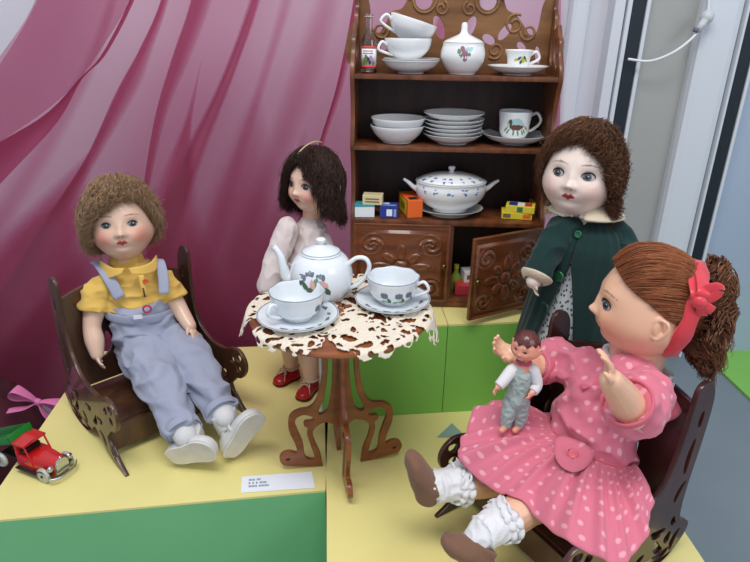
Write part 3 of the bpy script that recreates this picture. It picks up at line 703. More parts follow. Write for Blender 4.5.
def handle(c,r,a,zt,zb,out,th=.0022,w=1.3):
    """loop handle in plane of angle a"""
    d=A([math.cos(a),math.sin(a),0]); s=A([-math.sin(a),math.cos(a),0]); rt,rb=r
    q=[d*(rt-.001)+A([0,0,zt-.001]),d*(rt+out*.55)+A([0,0,zt+.003]),d*(rt+out)+A([0,0,zt-(zt-zb)*.25]),d*(rt+out*.85)+A([0,0,zt-(zt-zb)*.6]),d*(rb+out*.35)+A([0,0,zb+.001]),d*(rb-.001)+A([0,0,zb])]
    v,f=tube(A(q)+A(c),A([(th*w,th)]*6),12,6,side=s); return v,f
def saucer(name,r,h,m,label,cat='saucer',group=None,rim=None,deco=None,loc=(0,0,0),foot=.5,rz=0):
    prof=[(0,.0012),(r*foot*.8,.001),(r*foot*.85,0),(r*foot,0),(r*foot*1.02,.0012),(r*.78,h*.45),(r*.97,h*.93),(r,h),(r*.985,h+.0008),(r*.76,h*.45+.0016),(r*foot*.98,.0032),(r*foot*.7,.0026),(0,.0026)]
    mb=MB().add(lathe(prof,56,sub=3)); 
    if rim: mb.add(tube([(r*.985*math.cos(a),r*.985*math.sin(a),h+.0009) for a in np.linspace(0,2*PI,56,endpoint=False)],[.0006]*56,6,1,closed=True),1)
    if deco:
        for a,kind,s in deco:
            c=A([math.cos(a),math.sin(a)])*r*.70; zz=h*.30+.0030
            if kind=='l': o=A(lf(s,.9))
            else: o=A(blob(s*.4,s*.4,12,.2,5))
            cc,ss=math.cos(a+.9),math.sin(a+.9); o=o@A([[cc,ss],[-ss,cc]])
            rr=[]
            for x,y in o: 
                R=math.hypot(c[0]+x,c[1]+y)/r; rr.append((c[0]+x,c[1]+y,h*.45+.0019+(R-.76)/.21*h*.5 if R>.55 else .0040))
            ctr=A(rr).mean(0); n=len(rr); mb.add((rr+[ctr],[(n,j,(j+1)%n) for j in range(n)]),2 if kind=='l' else 3)
    o=build(name,mb,[m,M_rim,M_leaf,M_gfl],label=label,cat=cat,group=group,loc=loc,auto=60); 
    if rz: o.rotation_euler.z=rz
    return o
def cup(name,outer,m,label,loc,ha,hz,hout,group=None,scal=0,rim=None,dec=None,cat='cup',rot=None,hth=.002,mats=(),t=.0015,hname='handle'):
    T=empty(name,loc,label,cat,group); pr=wall(outer,t); H=outer[-1][1]
    def mod(R,Z,th):
        k=np.clip((Z-H*.45)/(H*.55),0,1); return R*(1+scal*.018*k*np.cos(8*th)),Z-scal*.0012*k*(np.cos(8*th)<-10)+scal*.0004*k*np.cos(8*th)
    mb=MB().add(lathe(pr,64,mod if scal else None,sub=2))
    if rim:
        R=outer[-1][0]; mb.add(tube([((R*(1+scal*.018*math.cos(8*a))-.0004)*math.cos(a),(R*(1+scal*.018*math.cos(8*a))-.0004)*math.sin(a),H+.0006+scal*.0004*math.cos(8*a)) for a in np.linspace(0,2*PI,96,endpoint=False)],[.0006]*96,6,1,closed=True),1)
    if dec: dec(mb,outer)
    build('bowl',mb,[m,M_rim]+list(mats),T,auto=60)
    build(hname,MB().add(handle((0,0,0),(lathe_at(outer,0,hz[0]),lathe_at(outer,0,hz[1])),ha,hz[0],hz[1],hout,hth)),m,T)
    if rot: T.rotation_euler=rot
    return T
TZ=.2345; TCx,TCy=-.0425,.652
# table set
cupP=[(.016,0),(.0165,.001),(.018,.003),(.025,.008),(.0290,.015),(.0305,.024),(.0322,.0325)]
def set_dec(angs):
    def g(mb,o):
        for i,a in enumerate(angs):
            flower_dec(mb,o,a,.019,.010,3,3)
            decal(mb,o,a+.08,.0105,lf(.010,.9),2,.0004,1.1); decal(mb,o,a-.12,.009,lf(.010,.9),2,.0004,-1.0)
            decal(mb,o,a+.2,.012,lf(.009,.9),4,.0005,.4)
    return g
s1=G(298,319,TZ+.003); s2=G(392.5,303,TZ+.003)
dz=TZ+.0028
saucer('saucer',.0475,.0075,M_chb,'pale blue-white saucer under the left table cup','saucer','saucers on the doily',True,[(a,'l' if i%2 else 'f',.014) for i,a in enumerate(np.linspace(-1.9,.6,7))],loc=(s1[0],s1[1],dz))
saucer('saucer',.0465,.0075,M_chb,'pale blue-white saucer under the right table cup','saucer','saucers on the doily',True,[(a,'l' if i%2 else 'f',.014) for i,a in enumerate(np.linspace(-2.6,-.2,7))],loc=(s2[0],s2[1],dz))
cup('teacup',cupP,M_chb,'scalloped white teacup left of the teapot, handle towards the front',(s1[0],s1[1],dz+.0036),math.radians(-132),(.024,.008),.012,'teacups on the doily',1,True,set_dec([-.55,-.15]),mats=(M_leaf,M_gfl,M_dg))
cup('teacup',cupP,M_chb,'scalloped white teacup right of the teapot, flowers facing front',(s2[0],s2[1],dz+.0036),math.radians(-12),(.026,.010),.013,'teacups on the doily',1,True,set_dec([-1.95,-1.35,-.9]),mats=(M_leaf,M_gfl,M_dg))
# teapot
tp=A(list(G(325,309,TZ)[:2])+[0]); tp[1]+=.028; tp[0]-=.006; 
TP=empty('teapot',(tp[0],tp[1],dz-.0006),'round white teapot with grey flowers, lid on, in the middle of the table','teapot',rz=math.radians(-8)); TP.scale=(.92,)*3
po=[(.024,0),(.0245,.0015),(.026,.003),(.034,.010),(.0405,.022),(.0425,.036),(.040,.050),(.034,.060),(.026,.066),(.021,.068)]
mb=MB().add(lathe([(0,.001)]+po+[(.019,.067),(.0,.066)],64,sub=3))
fa=-PI/2
for da,z in ((-.42,.045),(-.16,.052),(.20,.047)): flower_dec(mb,po,fa+da,z,.013,1,2)
for da,z,r_,m_ in ((-.30,.034,.5,4),(.05,.040,-.3,3),(.25,.033,1.2,3),(-.1,.030,-1.0,4),(.4,.028,.6,4),(.12,.026,-.4,4),(-.05,.037,.2,5),(.3,.038,.9,5),(-.5,.036,-.8,4)):
    decal(mb,po,fa+da,z,lf(.016,.9),m_,.0004+.0001*m_,r_)
decal(mb,po,fa+.12,.036,blob(.009,.008),5,.0003)
build('body',mb,[M_chb,M_gfl,M_rim,M_leaf,M_dg,M_pk],TP,auto=60)
sp=[(-.034,0,.022),(-.048,0,.028),(-.053,0,.042),(-.056,0,.056),(-.061,0,.066),(-.0655,0,.071)]
build('spout',MB().add(tube(sp,[(.010),(.0085),(.0065),(.0052),(.0045),(.0046)],18,6)),M_chb,TP)
build('handle',MB().add(tube([(.036,0,.052),(.048,0,.062),(.060,0,.062),(.0655,0,.052),(.061,0,.037),(.050,0,.024),(.038,0,.018)],[(.0038,.0030)]*7,14,6,side=(0,1,0))),M_chb,TP)
lid=build('lid',MB().add(lathe([(0,.0655),(.025,.0665),(.0262,.068),(.025,.0695),(.016,.0745),(.006,.0775),(.0045,.079),(.0045,.0805),(.0065,.083),(.0068,.0855),(.004,.0875),(0,.088)],48,sub=3)).add(tube([(.0255*math.cos(a),.0255*math.sin(a),.0692) for a in np.linspace(0,2*PI,48,endpoint=False)],[.0005]*48,6,1,closed=True),1),[M_chb,M_rim],TP,auto=60)
# ---------- things on the shelves ----------
def cpt(px,Y,z):  # point on a shelf at picture column px
    d=P(px,100,Y); e=P(px,300,Y); t=(z-d[2])/(e[2]-d[2]); return (d[0]+(e[0]-d[0])*t,Y,z)
Z1=CBz+.3405; Z2=CBz+.245; Z3=CBz+.1395
# liqueur bottle
b=cpt(369,.87,Z1); BT=empty('bottle',b,'clear glass miniature bottle with red and white label at the top shelf left end','bottle')
bo=[(.0095,0),(.0115,.001),(.0118,.003),(.0118,.034),(.0115,.038),(.0075,.047),(.0048,.053),(.0042,.060),(.0045,.072),(.0055,.0725),(.0055,.0745),(.0045,.075)]
M_glass=mat('clear_glass','F4F4F8',.03,trans=1,ior=1.45)
build('glass',MB().add(lathe([(0,.0015)]+bo+[(.0035,.075),(.0033,.053),(.0065,.046),(.0103,.037),(.0106,.005),(0,.0035)],40)),M_glass,BT,auto=50)
build('liquid',MB().add(lathe([(0,.0037),(.0102,.0052),(.0104,.010),(.0104,.0105),(0,.0105)],32)),mat('pink_liquid','D89098',.2),BT,auto=50)
build('neck_band',MB().add(tube([(.0058*math.cos(a),.0058*math.sin(a),.071) for a in np.linspace(0,2*PI,24,endpoint=False)],[.0009]*24,6,1,closed=True)),mat('neck_band','B8A89A',.4),BT)
lb=MB()
def cyl_patch(a0,a1,z0,z1,r,mi,n=14):
    v=[];
    for i in range(n+1):
        a=a0+(a1-a0)*i/n
        for rr in (r,r+.00025):
            v+= [(rr*math.cos(a),rr*math.sin(a),z0),(rr*math.cos(a),rr*math.sin(a),z1)]
    f=[]
    for i in range(n):
        k=4*i; f+=[(k+2,k+6,k+7,k+3),(k,k+1,k+5,k+4),(k+1,k+3,k+7,k+5),(k,k+4,k+6,k+2)]
    lb.add((v,f),mi)
q0,q1=-PI/2-.95,-PI/2+.95
cyl_patch(q0,q1,.010,.034,.0119,0); cyl_patch(q0,q1,.0315,.0342,.01215,1); cyl_patch(q0,q1,.0068,.0098,.0119,1)
for z in (.0285,.0255): 
    for i in range(9): cyl_patch(q0+.25+i*.13,q0+.34+i*.13,z-.0007,z+.0007,.01216,2,2)
for a,z,m_ in ((-.5,.017,3),(-.3,.014,3),(-.55,.013,3),(-.1,.018,4),(.1,.014,4),(.35,.017,5),(.5,.013,3),(.2,.020,5),(-.35,.021,3)):
    decal(lb,[(.0119,0),(.0119,.05)],-PI/2+a,z,blob(.0022,.003,8,.2,3),m_,.0004)
build('label',lb,[mat('label_white','F0ECEA',.6),mat('label_red','D84A44',.5),mat('label_navy','5A4A80',.5),mat('label_green','5E7A40',.5),mat('label_dark','38303A',.5),mat('label_mauve','A888B8',.5)],BT)
# top-shelf saucers and cups
p=cpt(410.5,.873,Z1)
saucer('saucer',.0405,.0165,M_ch,'white saucer at the bottom of the two under the stacked top-shelf cups','saucer','plain white saucers on the top shelf',loc=p,foot=.45)
saucer('saucer',.0390,.0070,M_ch,'white saucer directly under the stacked top-shelf cups','saucer','plain white saucers on the top shelf',loc=(p[0]+.001,p[1],p[2]+.0120),foot=.45)
cu=[(.013,0),(.0135,.002),(.019,.005),(.028,.013),(.0315,.021),(.0325,.0285)]
pc=(p[0]-.005,p[1],p[2]+.0158)
cup('teacup',cu,M_ch,'plain white teacup standing on the top-shelf saucers, lower of the two',pc,math.radians(200),(.0215,.008),.011,'stacked white teacups',hth=.0019)
cup('teacup',cu,M_ch,'plain white teacup tilted on top of another cup on the top shelf',(pc[0]-.0005,pc[1],pc[2]+.0245),math.radians(192),(.0215,.007),.012,'stacked white teacups',rot=(0,math.radians(16),0),hth=.0019)
# sugar bowl
p=cpt(461.5,.872,Z1); SB=empty('sugar_bowl',p,'round white lidded sugar bowl with a mauve flower on the top shelf','sugar bowl')
so=[(.017,0),(.018,.001),(.024,.007),(.0295,.018),(.0305,.027),(.028,.037),(.0255,.041)]
mb=MB().add(lathe([(0,.001)]+so+[(.0,.0405)],48,sub=3))
fa=-PI/2-.05
for da,z,s_,m_,r_ in ((-.25,.030,.008,1,.4),(0,.027,.010,2,0),(.1,.0325,.007,3,-.6),(.28,.033,.009,3,-1.),(-.1,.033,.007,2,.5),(.02,.021,.007,2,.2),(-.15,.024,.007,1,1.),(.2,.026,.007,1,-.4)):
    decal(mb,so,fa+da,z,lf(s_,1.3) if m_!=2 else blob(s_*.45,s_*.55),m_,.0004,r_)
build('bowl',mb,[M_ch,M_leaf,M_pfl,M_tealp],SB,auto=60)
build('lid',MB().add(lathe([(0,.040),(.0262,.0405),(.0268,.0412),(.024,.0435),(.014,.048),(.0065,.0515),(.0045,.056),(.0040,.063),(.0025,.0655),(0,.066)],40,sub=3)),M_ch,SB,auto=60)
# top right cup and saucer
p=cpt(517,.872,Z1)
saucer('saucer',.0415,.0110,M_ch,'white saucer under the yellow-flowered cup on the top shelf','saucer',loc=p,foot=.5)
cu2=[(.0125,0),(.013,.001),(.0145,.006),(.0160,.016),(.0185,.0225),(.0195,.0250)]
def d2_(mb,o):
    for da,z,m_ in ((-.5,.013,2),(-.25,.015,3),(0,.014,2),(.2,.0155,3),(.35,.0125,2),(-.1,.0105,3),(.1,.0115,2)): decal(mb,o,-PI/2+.1+da,z,lf(.007,1),m_,.0003,da*3)
cup('teacup',cu2,M_ch,'small white teacup with a yellow flower spray at the top shelf right end',(p[0],p[1],p[2]+.0068),math.radians(5),(.020,.0075),.0115,dec=d2_,mats=(M_yfl,M_dg))
# middle shelf: two bowls
p=cpt(397,.875,Z2)
bw=[(.020,0),(.0205,.001),(.024,.003),(.034,.013),(.0395,.0235)]
for k,(dz_,lab) in enumerate(((0,'white china bowl on the middle shelf left, under another bowl'),(.0105,'white china bowl nested on top of another on the middle shelf left'))):
    build('bowl',MB().add(lathe(wall(bw,.0016),48,sub=2)),M_ch,label=lab,cat='bowl',group='nested bowls on the middle shelf',loc=(p[0]+k*.001,p[1],p[2]+dz_),auto=60)
# stack of six dishes
p=cpt(452,.875,Z2); zz=0
for k in range(6):
    lab=['lowest and deepest white dish of the six-high stack','second white dish from the bottom of the six-high stack','third white dish from the bottom of the six-high stack','fourth white dish from the bottom of the six-high stack','fifth white dish of the six-high stack, just below its top','topmost white dish of the six-high stack, with the thickest rim'][k]
    r=.0425 if k<4 else .0435; h=.013 if k==0 else (.009 if k<5 else .011)
    saucer('dish',r,h,M_ch,lab,'dish','stack of dishes on the middle shelf',loc=(p[0]+[0,.001,-.001,.0005,0,.0005][k],p[1],p[2]+zz),foot=.52)
    zz+=[.0090,.0054,.0054,.0054,.0064,0][k]
# duck mug
p=cpt(514,.878,Z2)
saucer('saucer',.048,.0135,M_ch,'wide white saucer under the duck mug on the middle shelf','saucer',loc=p,foot=.45)
mu=[(.0165,0),(.0175,.001),(.0205,.006),(.0215,.016),(.0232,.030),(.0236,.0355)]
def d3_(mb,o):
    a0=-PI/2-.15
    decal(mb,o,a0,.018,blob(.013,.010,14,.08,5),2,.0002)
    decal(mb,o,a0+.05,.015,[(-.009,0),(-.004,-.004),(.004,-.004),(.010,0),(.011,.003),(.003,.004),(-.004,.004)],3,.0004)
    decal(mb,o,a0-.33,.023,blob(.0028,.0034),4,.0005); decal(mb,o,a0-.30,.0185,[(-.0018,-.004),(.002,-.004),(.0014,.004),(-.0012,.004)],3,.0005)
    decal(mb,o,a0-.46,.0225,[(-.0025,-.0008),(.001,-.001),(.001,.001)],5,.0006)
    for da,z in ((-.65,.012),(.75,.014),(.62,.010),(-.5,.009),(.5,.008),(-.1,.008),(.2,.0075)): decal(mb,o,a0+da,z,lf(.010,.5),6,.0004,da)
cup('mug',mu,M_ch,'white mug painted with a duck on the middle shelf',(p[0]-.002,p[1],p[2]+.0100),math.radians(3),(.030,.008),.0145,rim=True,dec=d3_,mats=(M_tealp,M_brn,M_dg,M_yfl,M_leaf),cat='mug',hth=.0021)
# tureen
p=cpt(449,.868,Z3)
saucer('platter',.050,.0100,M_ch,'white oval platter under the lidded tureen','platter',loc=p,foot=.6).scale=(1,.82,1)
TU=empty('tureen',(p[0],p[1],p[2]+.0060),'white lidded soup tureen with blue sprigs and two handles on the lowest open shelf','tureen')
to=[(.024,0),(.025,.001),(.026,.003),(.038,.010),(.049,.021),(.053,.033),(.0515,.041),(.0485,.046)]
sq=A([1,.78,1])
def squash(mb): mb.v=[v*sq for v in mb.v]; return mb
mb=MB().add(lathe([(0,.001)]+to+[(.0,.0455)],64,sub=3)); 
build('bowl',squash(mb),[M_ch],TU,auto=60)
lo=[(.0480,.0462),(.0485,.0472),(.046,.049),(.036,.053),(.020,.0565),(.006,.0575)]
mb=MB().add(lathe([(0,.0460)]+lo+[(.003,.0595),(.005,.063),(.0045,.066),(0,.067)],64,sub=3))
for da in (-1.15,-.75,-.35,-.1,.3,.7,1.1):
    for j in range(7):
        rr=rng.uniform(-.06,.06); decal(mb,lo,-PI/2+da+rr,.0500+rng.uniform(-.001,.003),lf(.0055,.9),1,.0004,rng.uniform(-2,2))
build('lid',squash(mb),[M_ch,M_blu],TU,auto=60)
mb=MB()
for sg in (-1,1):
    mbv,f_=tube([(sg*.047,0,.030),(sg*.056,0,.035),(sg*.064,0,.042),(sg*.071,0,.0465)],[(.0048,.0050),(.0046,.0036),(.0046,.0028),(.0030,.0018)],14,5,side=(0,1,0)); build('handle',MB().add((mbv,f_)),M_ch,TU)
sp_=MB()
for da in (-.9,-.5,-.1,.3,.7):
    for j in range(6): decal(sp_,to,-PI/2+da+rng.uniform(-.08,.08),.036+rng.uniform(-.004,.004),lf(.005,.9),0,.0004,rng.uniform(-2,2))
build('painted_sprigs',squash(sp_),M_blu,TU)
# small boxes
def carton(name,px,Y,z,w,d,h,rz,mats,label,group,faces):
    """mats[0] body; faces: (side 'f'/'t'/'l', u0,u1,v0,v1, mat idx)"""
    k_=1.3 if name=='matchbox' else 1.12; w*=k_; d*=k_; h*=min(k_,1.15); c=cpt(px,Y,z); mb=MB().add(box((-w/2,-d/2,0),(w/2,d/2,h),.0006)); e=.0002
    for s_,u0,u1,v0,v1,mi in faces:
        if s_=='f': mb.add(box((-w/2+u0*w,-d/2-e,v0*h),(-w/2+u1*w,-d/2+e,v1*h)),mi)
        if s_=='t': mb.add(box((-w/2+u0*w,-d/2+v0*d,h-e),(-w/2+u1*w,-d/2+v1*d,h+e)),mi)
        if s_=='l': mb.add(box((-w/2-e,-d/2+u0*d,v0*h),(-w/2+e,-d/2+u1*d,v1*h)),mi)
    return build(name,mb,mats,label=label,cat='box',group=group,loc=c,rz=rz,smooth=False)
mk=lambda n,c: mat(n,c,.45)
K=dict(w=mk('carton_white','E6ECF0'),t=mk('carton_teal','3A9AA8'),b=mk('carton_blue','2A3C8A'),o=mk('carton_orange','E8692A'),y=mk('carton_yellow','E2CE3C'),c=mk('carton_cream','D8CBA0'),br=mk('carton_brown','7A6A48'),k=mk('carton_black','22242A'),r=mk('carton_red','C43A34'),g=mk('carton_green','3A7A4A'),lb=mk('carton_light_blue','8AA4D8'))
g_='little cartons on the lowest open shelf'
carton('small_box',364.5,.853,Z3,.026,.020,.0165,math.radians(2),[K['w'],K['t'],K['b']],'small white carton with a teal top at the left end of the shelf',g_,[('t',.0,1,.0,1,1),('f',0,1,.86,1,1),('t',.7,.95,.3,.9,2)])
carton('small_box',389,.852,Z3,.0235,.024,.0155,math.radians(-4),[K['b'],K['w'],K['lb']],'small dark blue carton beside the orange box',g_,[('f',.38,.70,.2,.78,1),('f',.78,.92,.15,.8,2),('t',.1,.9,.25,.45,2),('t',.1,.5,.6,.8,1)])
carton('small_box',373,.853,Z3+.0187,.026,.018,.0125,math.radians(-6),[K['c'],K['br'],mk('carton_straw','CFC090')],'small beige carton lying on top of the white and blue cartons',g_,[('f',.15,.85,.55,.7,1),('f',.15,.85,.25,.4,1),('t',.1,.9,.1,.9,2)])
carton('small_box',410,.870,Z3,.0205,.050,.0235,math.radians(12),[K['o'],K['k'],K['y']],'long bright orange carton standing left of the tureen',g_,[('l',.15,.85,.1,.9,2),('l',.3,.7,.3,.7,1),('t',.2,.8,.1,.35,1)])
carton('matchbox',516,.856,Z3,.034,.022,.0085,math.radians(-10),[K['y'],K['br'],K['o']],'yellow matchbox lying flat, the lower of two right of the tureen',None,[('f',.05,.3,.2,.8,1),('f',.7,.95,.2,.8,2)])
carton('matchbox',520,.854,Z3+.0100,.032,.020,.0085,math.radians(-16),[K['y'],K['r'],K['b'],K['g'],K['w']],'yellow matchbox with a red and blue top, the upper of two right of the tureen',None,[('t',.1,.4,.15,.9,2),('t',.4,.65,.15,.9,4),('t',.65,.9,.15,.9,1),('f',.4,.6,.1,.9,3)])
carton('small_box',538,.884,Z3,.020,.026,.0150,math.radians(4),[mk('carton_ochre','A8903C'),K['c'],K['br']],'dull ochre carton behind the two matchboxes',None,[('f',.1,.9,.5,.8,1)])
# inside the lower compartment
Z4=CBz+.0145
carton('small_box',464,.858,Z4,.030,.03,.014,0,[mk('crimson_card','A82A3C'),K['r']],'crimson carton on the floor of the open compartment',None,[('t',.1,.9,.1,.9,1)])
carton('small_box',468,.868,Z4+.0160,.018,.02,.016,math.radians(10),[K['w'],K['c'],K['br']],'pale carton standing on the crimson one in the open compartment',None,[('f',.2,.8,.3,.7,2)])
c_=cpt(455,.87,Z4)
b2=empty('bottle',c_,'small yellow-green bottle just behind the closed cabinet door','bottle')
build('glass',MB().add(lathe([(0,0),(.008,0),(.0085,.002),(.0085,.02),(.004,.028),(.0035,.035),(0,.035)],24,sub=2)),mat('green_bottle_glass','8A9A3A',.2),b2)
build('cap',MB().add(lathe([(0,.0345),(.004,.0345),(.004,.041),(0,.0415)],20)),mat('yellow_cap','C8B83A',.4),b2,auto=40)
# ---------- round table ----------
TB=empty('round_table',(TCx,TCy,0),'small round brown wooden table on fretwork scroll legs','table',rz=math.radians(11))
build('tabletop',MB().add(lathe([(0,.2275),(.104,.2275),(.1085,.229),(.1095,.231),(.1085,.2335),(.104,.2345),(0,.2345)],96)),M_tab,TB,auto=40)
lo_=[(.0,.2275),(.026,.2275),(.024,.20),(.024,.175),(.030,.150),(.040,.138),(.055,.136),(.066,.127),(.070,.110),(.069,.088),(.063,.062),(.060,.042),(.062,.038),(.070,.043),(.079,.041),(.084,.030),(.081,.016),(.072,.010),(.030,.0008),(.027,.003),(.029,.03),(.036,.06),(.038,.085),(.030,.098),(.018,.103),(.0,.104)]
lh_=[[(.012,.195),(.016,.193),(.0175,.17),(.022,.148),(.030,.128),(.026,.122),(.018,.133),(.013,.155),(.011,.178)],
     [(.041,.120),(.050,.124),(.059,.118),(.061,.104),(.057,.084),(.052,.058),(.050,.030),(.046,.021),(.0385,.018),(.037,.024),(.0415,.050),(.046,.078),(.045,.092),(.050,.100),(.048,.108),(.041,.108),(.036,.112)],
     [(.070,.026),(.073,.029),(.076,.026),(.073,.022)]]
zm=lambda z: z*.70 if z<=.136 else .0952+(z-.136)*(.2275-.0952)/(.2275-.136)
lo_=[(a,zm(b)) for a,b in lo_]; lh_=[[(a,zm(b)) for a,b in h] for h in lh_]
v,f=fret(lo_,lh_,.0065,.0007,4)
for k in range(4):
    T=TM((0,0,0),rz=k*PI/2); w=v[:,[0,2,1]]*A([1,1,1]); build('leg',MB().add((xf(w,T),f)),M_tab,TB,auto=40)
# ---------- doily ----------
lobes=[(P2[0]-TCx,P2[1]-TCy,r,ph) for P2,r,ph in ((G(262,306,TZ),.034,0),(G(283,334,TZ),.033,.5),(G(318,326,TZ),.028,1.2),(G(366,338,TZ),.041,.2),(G(335,303,TZ),.040,.9),(G(412,316,TZ),.036,.4),(G(428,308,TZ),.026,.8),(G(388,303,TZ),.036,1.5),(G(352,318,TZ),.026,2.),(G(300,300,TZ),.036,.3),(G(330,285,TZ),.045,1.1),(G(380,283,TZ),.036,.3),(G(246,312,TZ),.030,.6),(G(435,322,TZ),.024,.1),(G(303,343,TZ),.024,.5),(G(345,328,TZ),.026,1.9),(G(395,335,TZ),.026,.9))]
cs_=.00095; gx=np.arange(-.19,.15,cs_); gy=np.arange(-.12,.13,cs_); XX,YY=np.meshgrid(gx,gy,indexing='ij')
M=np.full(XX.shape,-1.)
for cx,cy_,r,ph in lobes:
    dx,dy=XX-cx,YY-cy_; rr=np.hypot(dx,dy)/r; a=np.arctan2(dy,dx)+ph
    sh=1+.06*np.cos(9*a)
    body=np.clip((sh-rr)*r/.004,-1,1)
    h1=1-np.hypot((rr-.50)/.20,(((a+rr*1.5)*5/(2*PI))%1-.5)/.29)
    h2=1-np.hypot((rr-.86)/.055,(((a-rr)*11/(2*PI))%1-.5)/.28)
    hole_=np.maximum(h1*1.6,h2*1.2)
    val=np.minimum(body,-hole_); M=np.where(rr<sh*1.0,np.maximum(M,val),M)
M=M+.25*np.sin(XX*900+3*np.sin(YY*300))*np.sin(YY*900)
ins=M>0
def drape(x,y,up):
    d=math.hypot(x,y); R=.1105; k=1.
    zz=.0006+.0022*(mnoise.noise(Vector((x*60,y*60,1)))+.6)+.0008*math.sin(x*900+2*math.sin(y*400))*math.sin(y*950)
    if d<=R: px_,py_,z=x,y,TZ+zz
    else:
        e=d-R; q=R+.0022+e*.30; px_,py_=x/d*q,y/d*q; z=TZ+zz*.3-e*.92
    return px_+TCx+ (x/d*up*.6 if d>R else 0),py_+TCy+(y/d*up*.6 if d>R else 0),z+up*(1 if d<=R else .4)
idx={};vt=[];ff=[]
def vid(i,j,t):
    k=(i,j,t)
    if k not in idx: idx[k]=len(vt); vt.append(drape(gx[i],gy[j],.0017*t))
    return idx[k]
nx_,ny_=ins.shape
cell=ins[:-1,:-1]&ins[1:,:-1]&ins[:-1,1:]&ins[1:,1:]
for i,j in np.argwhere(cell):
    i=int(i); j=int(j); q=[(i,j),(i+1,j),(i+1,j+1),(i,j+1)]
    ff.append([vid(*p,1) for p in q]); ff.append([vid(*p,0) for p in q[::-1]])
    for (di,dj),(a_,b_) in (((-1,0),(3,0)),((1,0),(1,2)),((0,-1),(0,1)),((0,1),(2,3))):
        ii,jj=i+di,j+dj
        if not(0<=ii<cell.shape[0] and 0<=jj<cell.shape[1] and cell[ii,jj]): ff.append([vid(*q[a_],1),vid(*q[a_],0),vid(*q[b_],0),vid(*q[b_],1)])
vt=A(vt); r=fuse([(vt,ff)],.00085,3)
build('doily',MB().add(r),mat('crochet_cotton','E8DCC8',.9,bump=.5,bscale=900,sheen=.2),label='cream crocheted doily of openwork rosettes spread over the round table',cat='doily')
# ---------- rocking armchairs ----------
def shift(l,d): return [(a-d,b) for a,b in l]
so_=shift([(-.062,.222),(-.055,.236),(-.043,.240),(-.032,.232),(-.027,.205),(-.018,.165),(-.004,.130),(.020,.108),(.050,.098),(.085,.100),(.105,.110),(.125,.112),(.142,.100),(.146,.083),(.138,.067),(.124,.060),(.114,.050),(.105,.040),(.112,.026),(.130,.012),(.148,.001),(.140,-.0),(.115,.002),(.092,.008),(.075,.020),(.062,.030),(.048,.026),(.034,.012),(.012,.002),(-.015,0.0),(-.042,.008),(-.060,.024),(-.066,.040),(-.058,.050),(-.046,.056),(-.042,.075),(-.046,.11),(-.056,.16),(-.062,.20)],.048)
def kid(cx,cy,l,w,r,bend=.3):
    w=w*1.4; l=l*1.05
    o=[]
    for i in range(12):
        a=2*PI*i/12; x=l*math.cos(a); y=w*math.sin(a)+bend*l*(x/l)**2; o.append((cx+x*math.cos(r)-y*math.sin(r),cy+x*math.sin(r)+y*math.cos(r)))
    return o
sh_=[shift(h,.048) for h in (kid(-.040,.030,.014,.0035,1.9),kid(-.024,.016,.013,.0035,2.9,-.3),kid(-.010,.032,.013,.004,.9),kid(-.026,.040,.008,.004,1.6),kid(.008,.014,.011,.0030,.2,-.3),kid(-.004,.056,.013,.0042,.2),kid(-.030,.062,.007,.003,1.2),kid(.022,.030,.010,.0035,2.2),kid(.066,.046,.012,.0035,.9),kid(.088,.030,.012,.0035,2.3),kid(.086,.056,.009,.0035,.1),kid(.116,.018,.010,.0028,2.4,-.2),kid(.126,.098,.007,.0045,.2),kid(.128,.080,.006,.0040,2.0),kid(.110,.088,.006,.0038,.9),kid(.045,.058,.010,.0035,.1),kid(-.036,.150,.022,.003,1.75,.1),kid(-.030,.105,.014,.0028,2.1,.2),kid(-.045,.195,.010,.0026,1.7,.1))]
def chair(loc,rz,W,m,label,lean):
    sr=lambda L:[(a+lean*max(b-.06,0)/.18,b) for a,b in L]
    t=empty('rocking_armchair',loc,label,'armchair',rz=rz)
    v,f=fret(sr(so_),[sr(h) for h in sh_],.0055,.0006,5)
    for sg in (-1,1):
        w=np.stack([v[:,2]+sg*W/2,-v[:,0],v[:,1]],1); build('side_panel',MB().add((w,f)),m,t,auto=40)
    x=W/2-.0029
    build('seat',MB().add(loft([[(-x,-.050,z0),(x,-.050,z0),(x,.072,z1),(-x,.072,z1)] for z0,z1 in ((.048,.042),(.054,.048))])),m,t,smooth=False)
    build('front_rail',MB().add(box((-x,-.054,.012),(x,-.049,.050),.0005)),m,t,auto=40)
    def bp(u,z): # leaning back board, curved top
        return (u,.058+.052*(z-.05)/.19,z)
    top=[(-x,.195),(-x*.8,.203),(-x*.4,.214),(0,.219),(x*.4,.214),(x*.8,.203),(x,.195)]
    bo=[(-x,.055)]+[(a,b) for a,b in top]+[(x,.055)]
    bh=[kid(-.03,.175,.014,.004,.5),kid(.03,.175,.014,.004,2.6,-.3),kid(0,.155,.004,.014,0,0),kid(-.035,.11,.02,.004,1.3),kid(.035,.11,.02,.004,1.8,-.3)]
    bv,bf=fret(bo,bh,.0055,.0005,1); 
    w=A([(a,.066+(.052-lean)*(b-.05)/.19+c,b) for a,b,c in bv]); build('back_board',MB().add((w,bf)),m,t,auto=40)
    return t
chair((-.328,.757,0.0004),math.radians(44.6),.190,M_chair,'dark brown fretwork rocking armchair under the boy doll',.042)
chair((.212,.530,0.0004),math.radians(-58),.184,M_chair2,'dark fretwork rocking armchair under the girl doll in pink',.020)
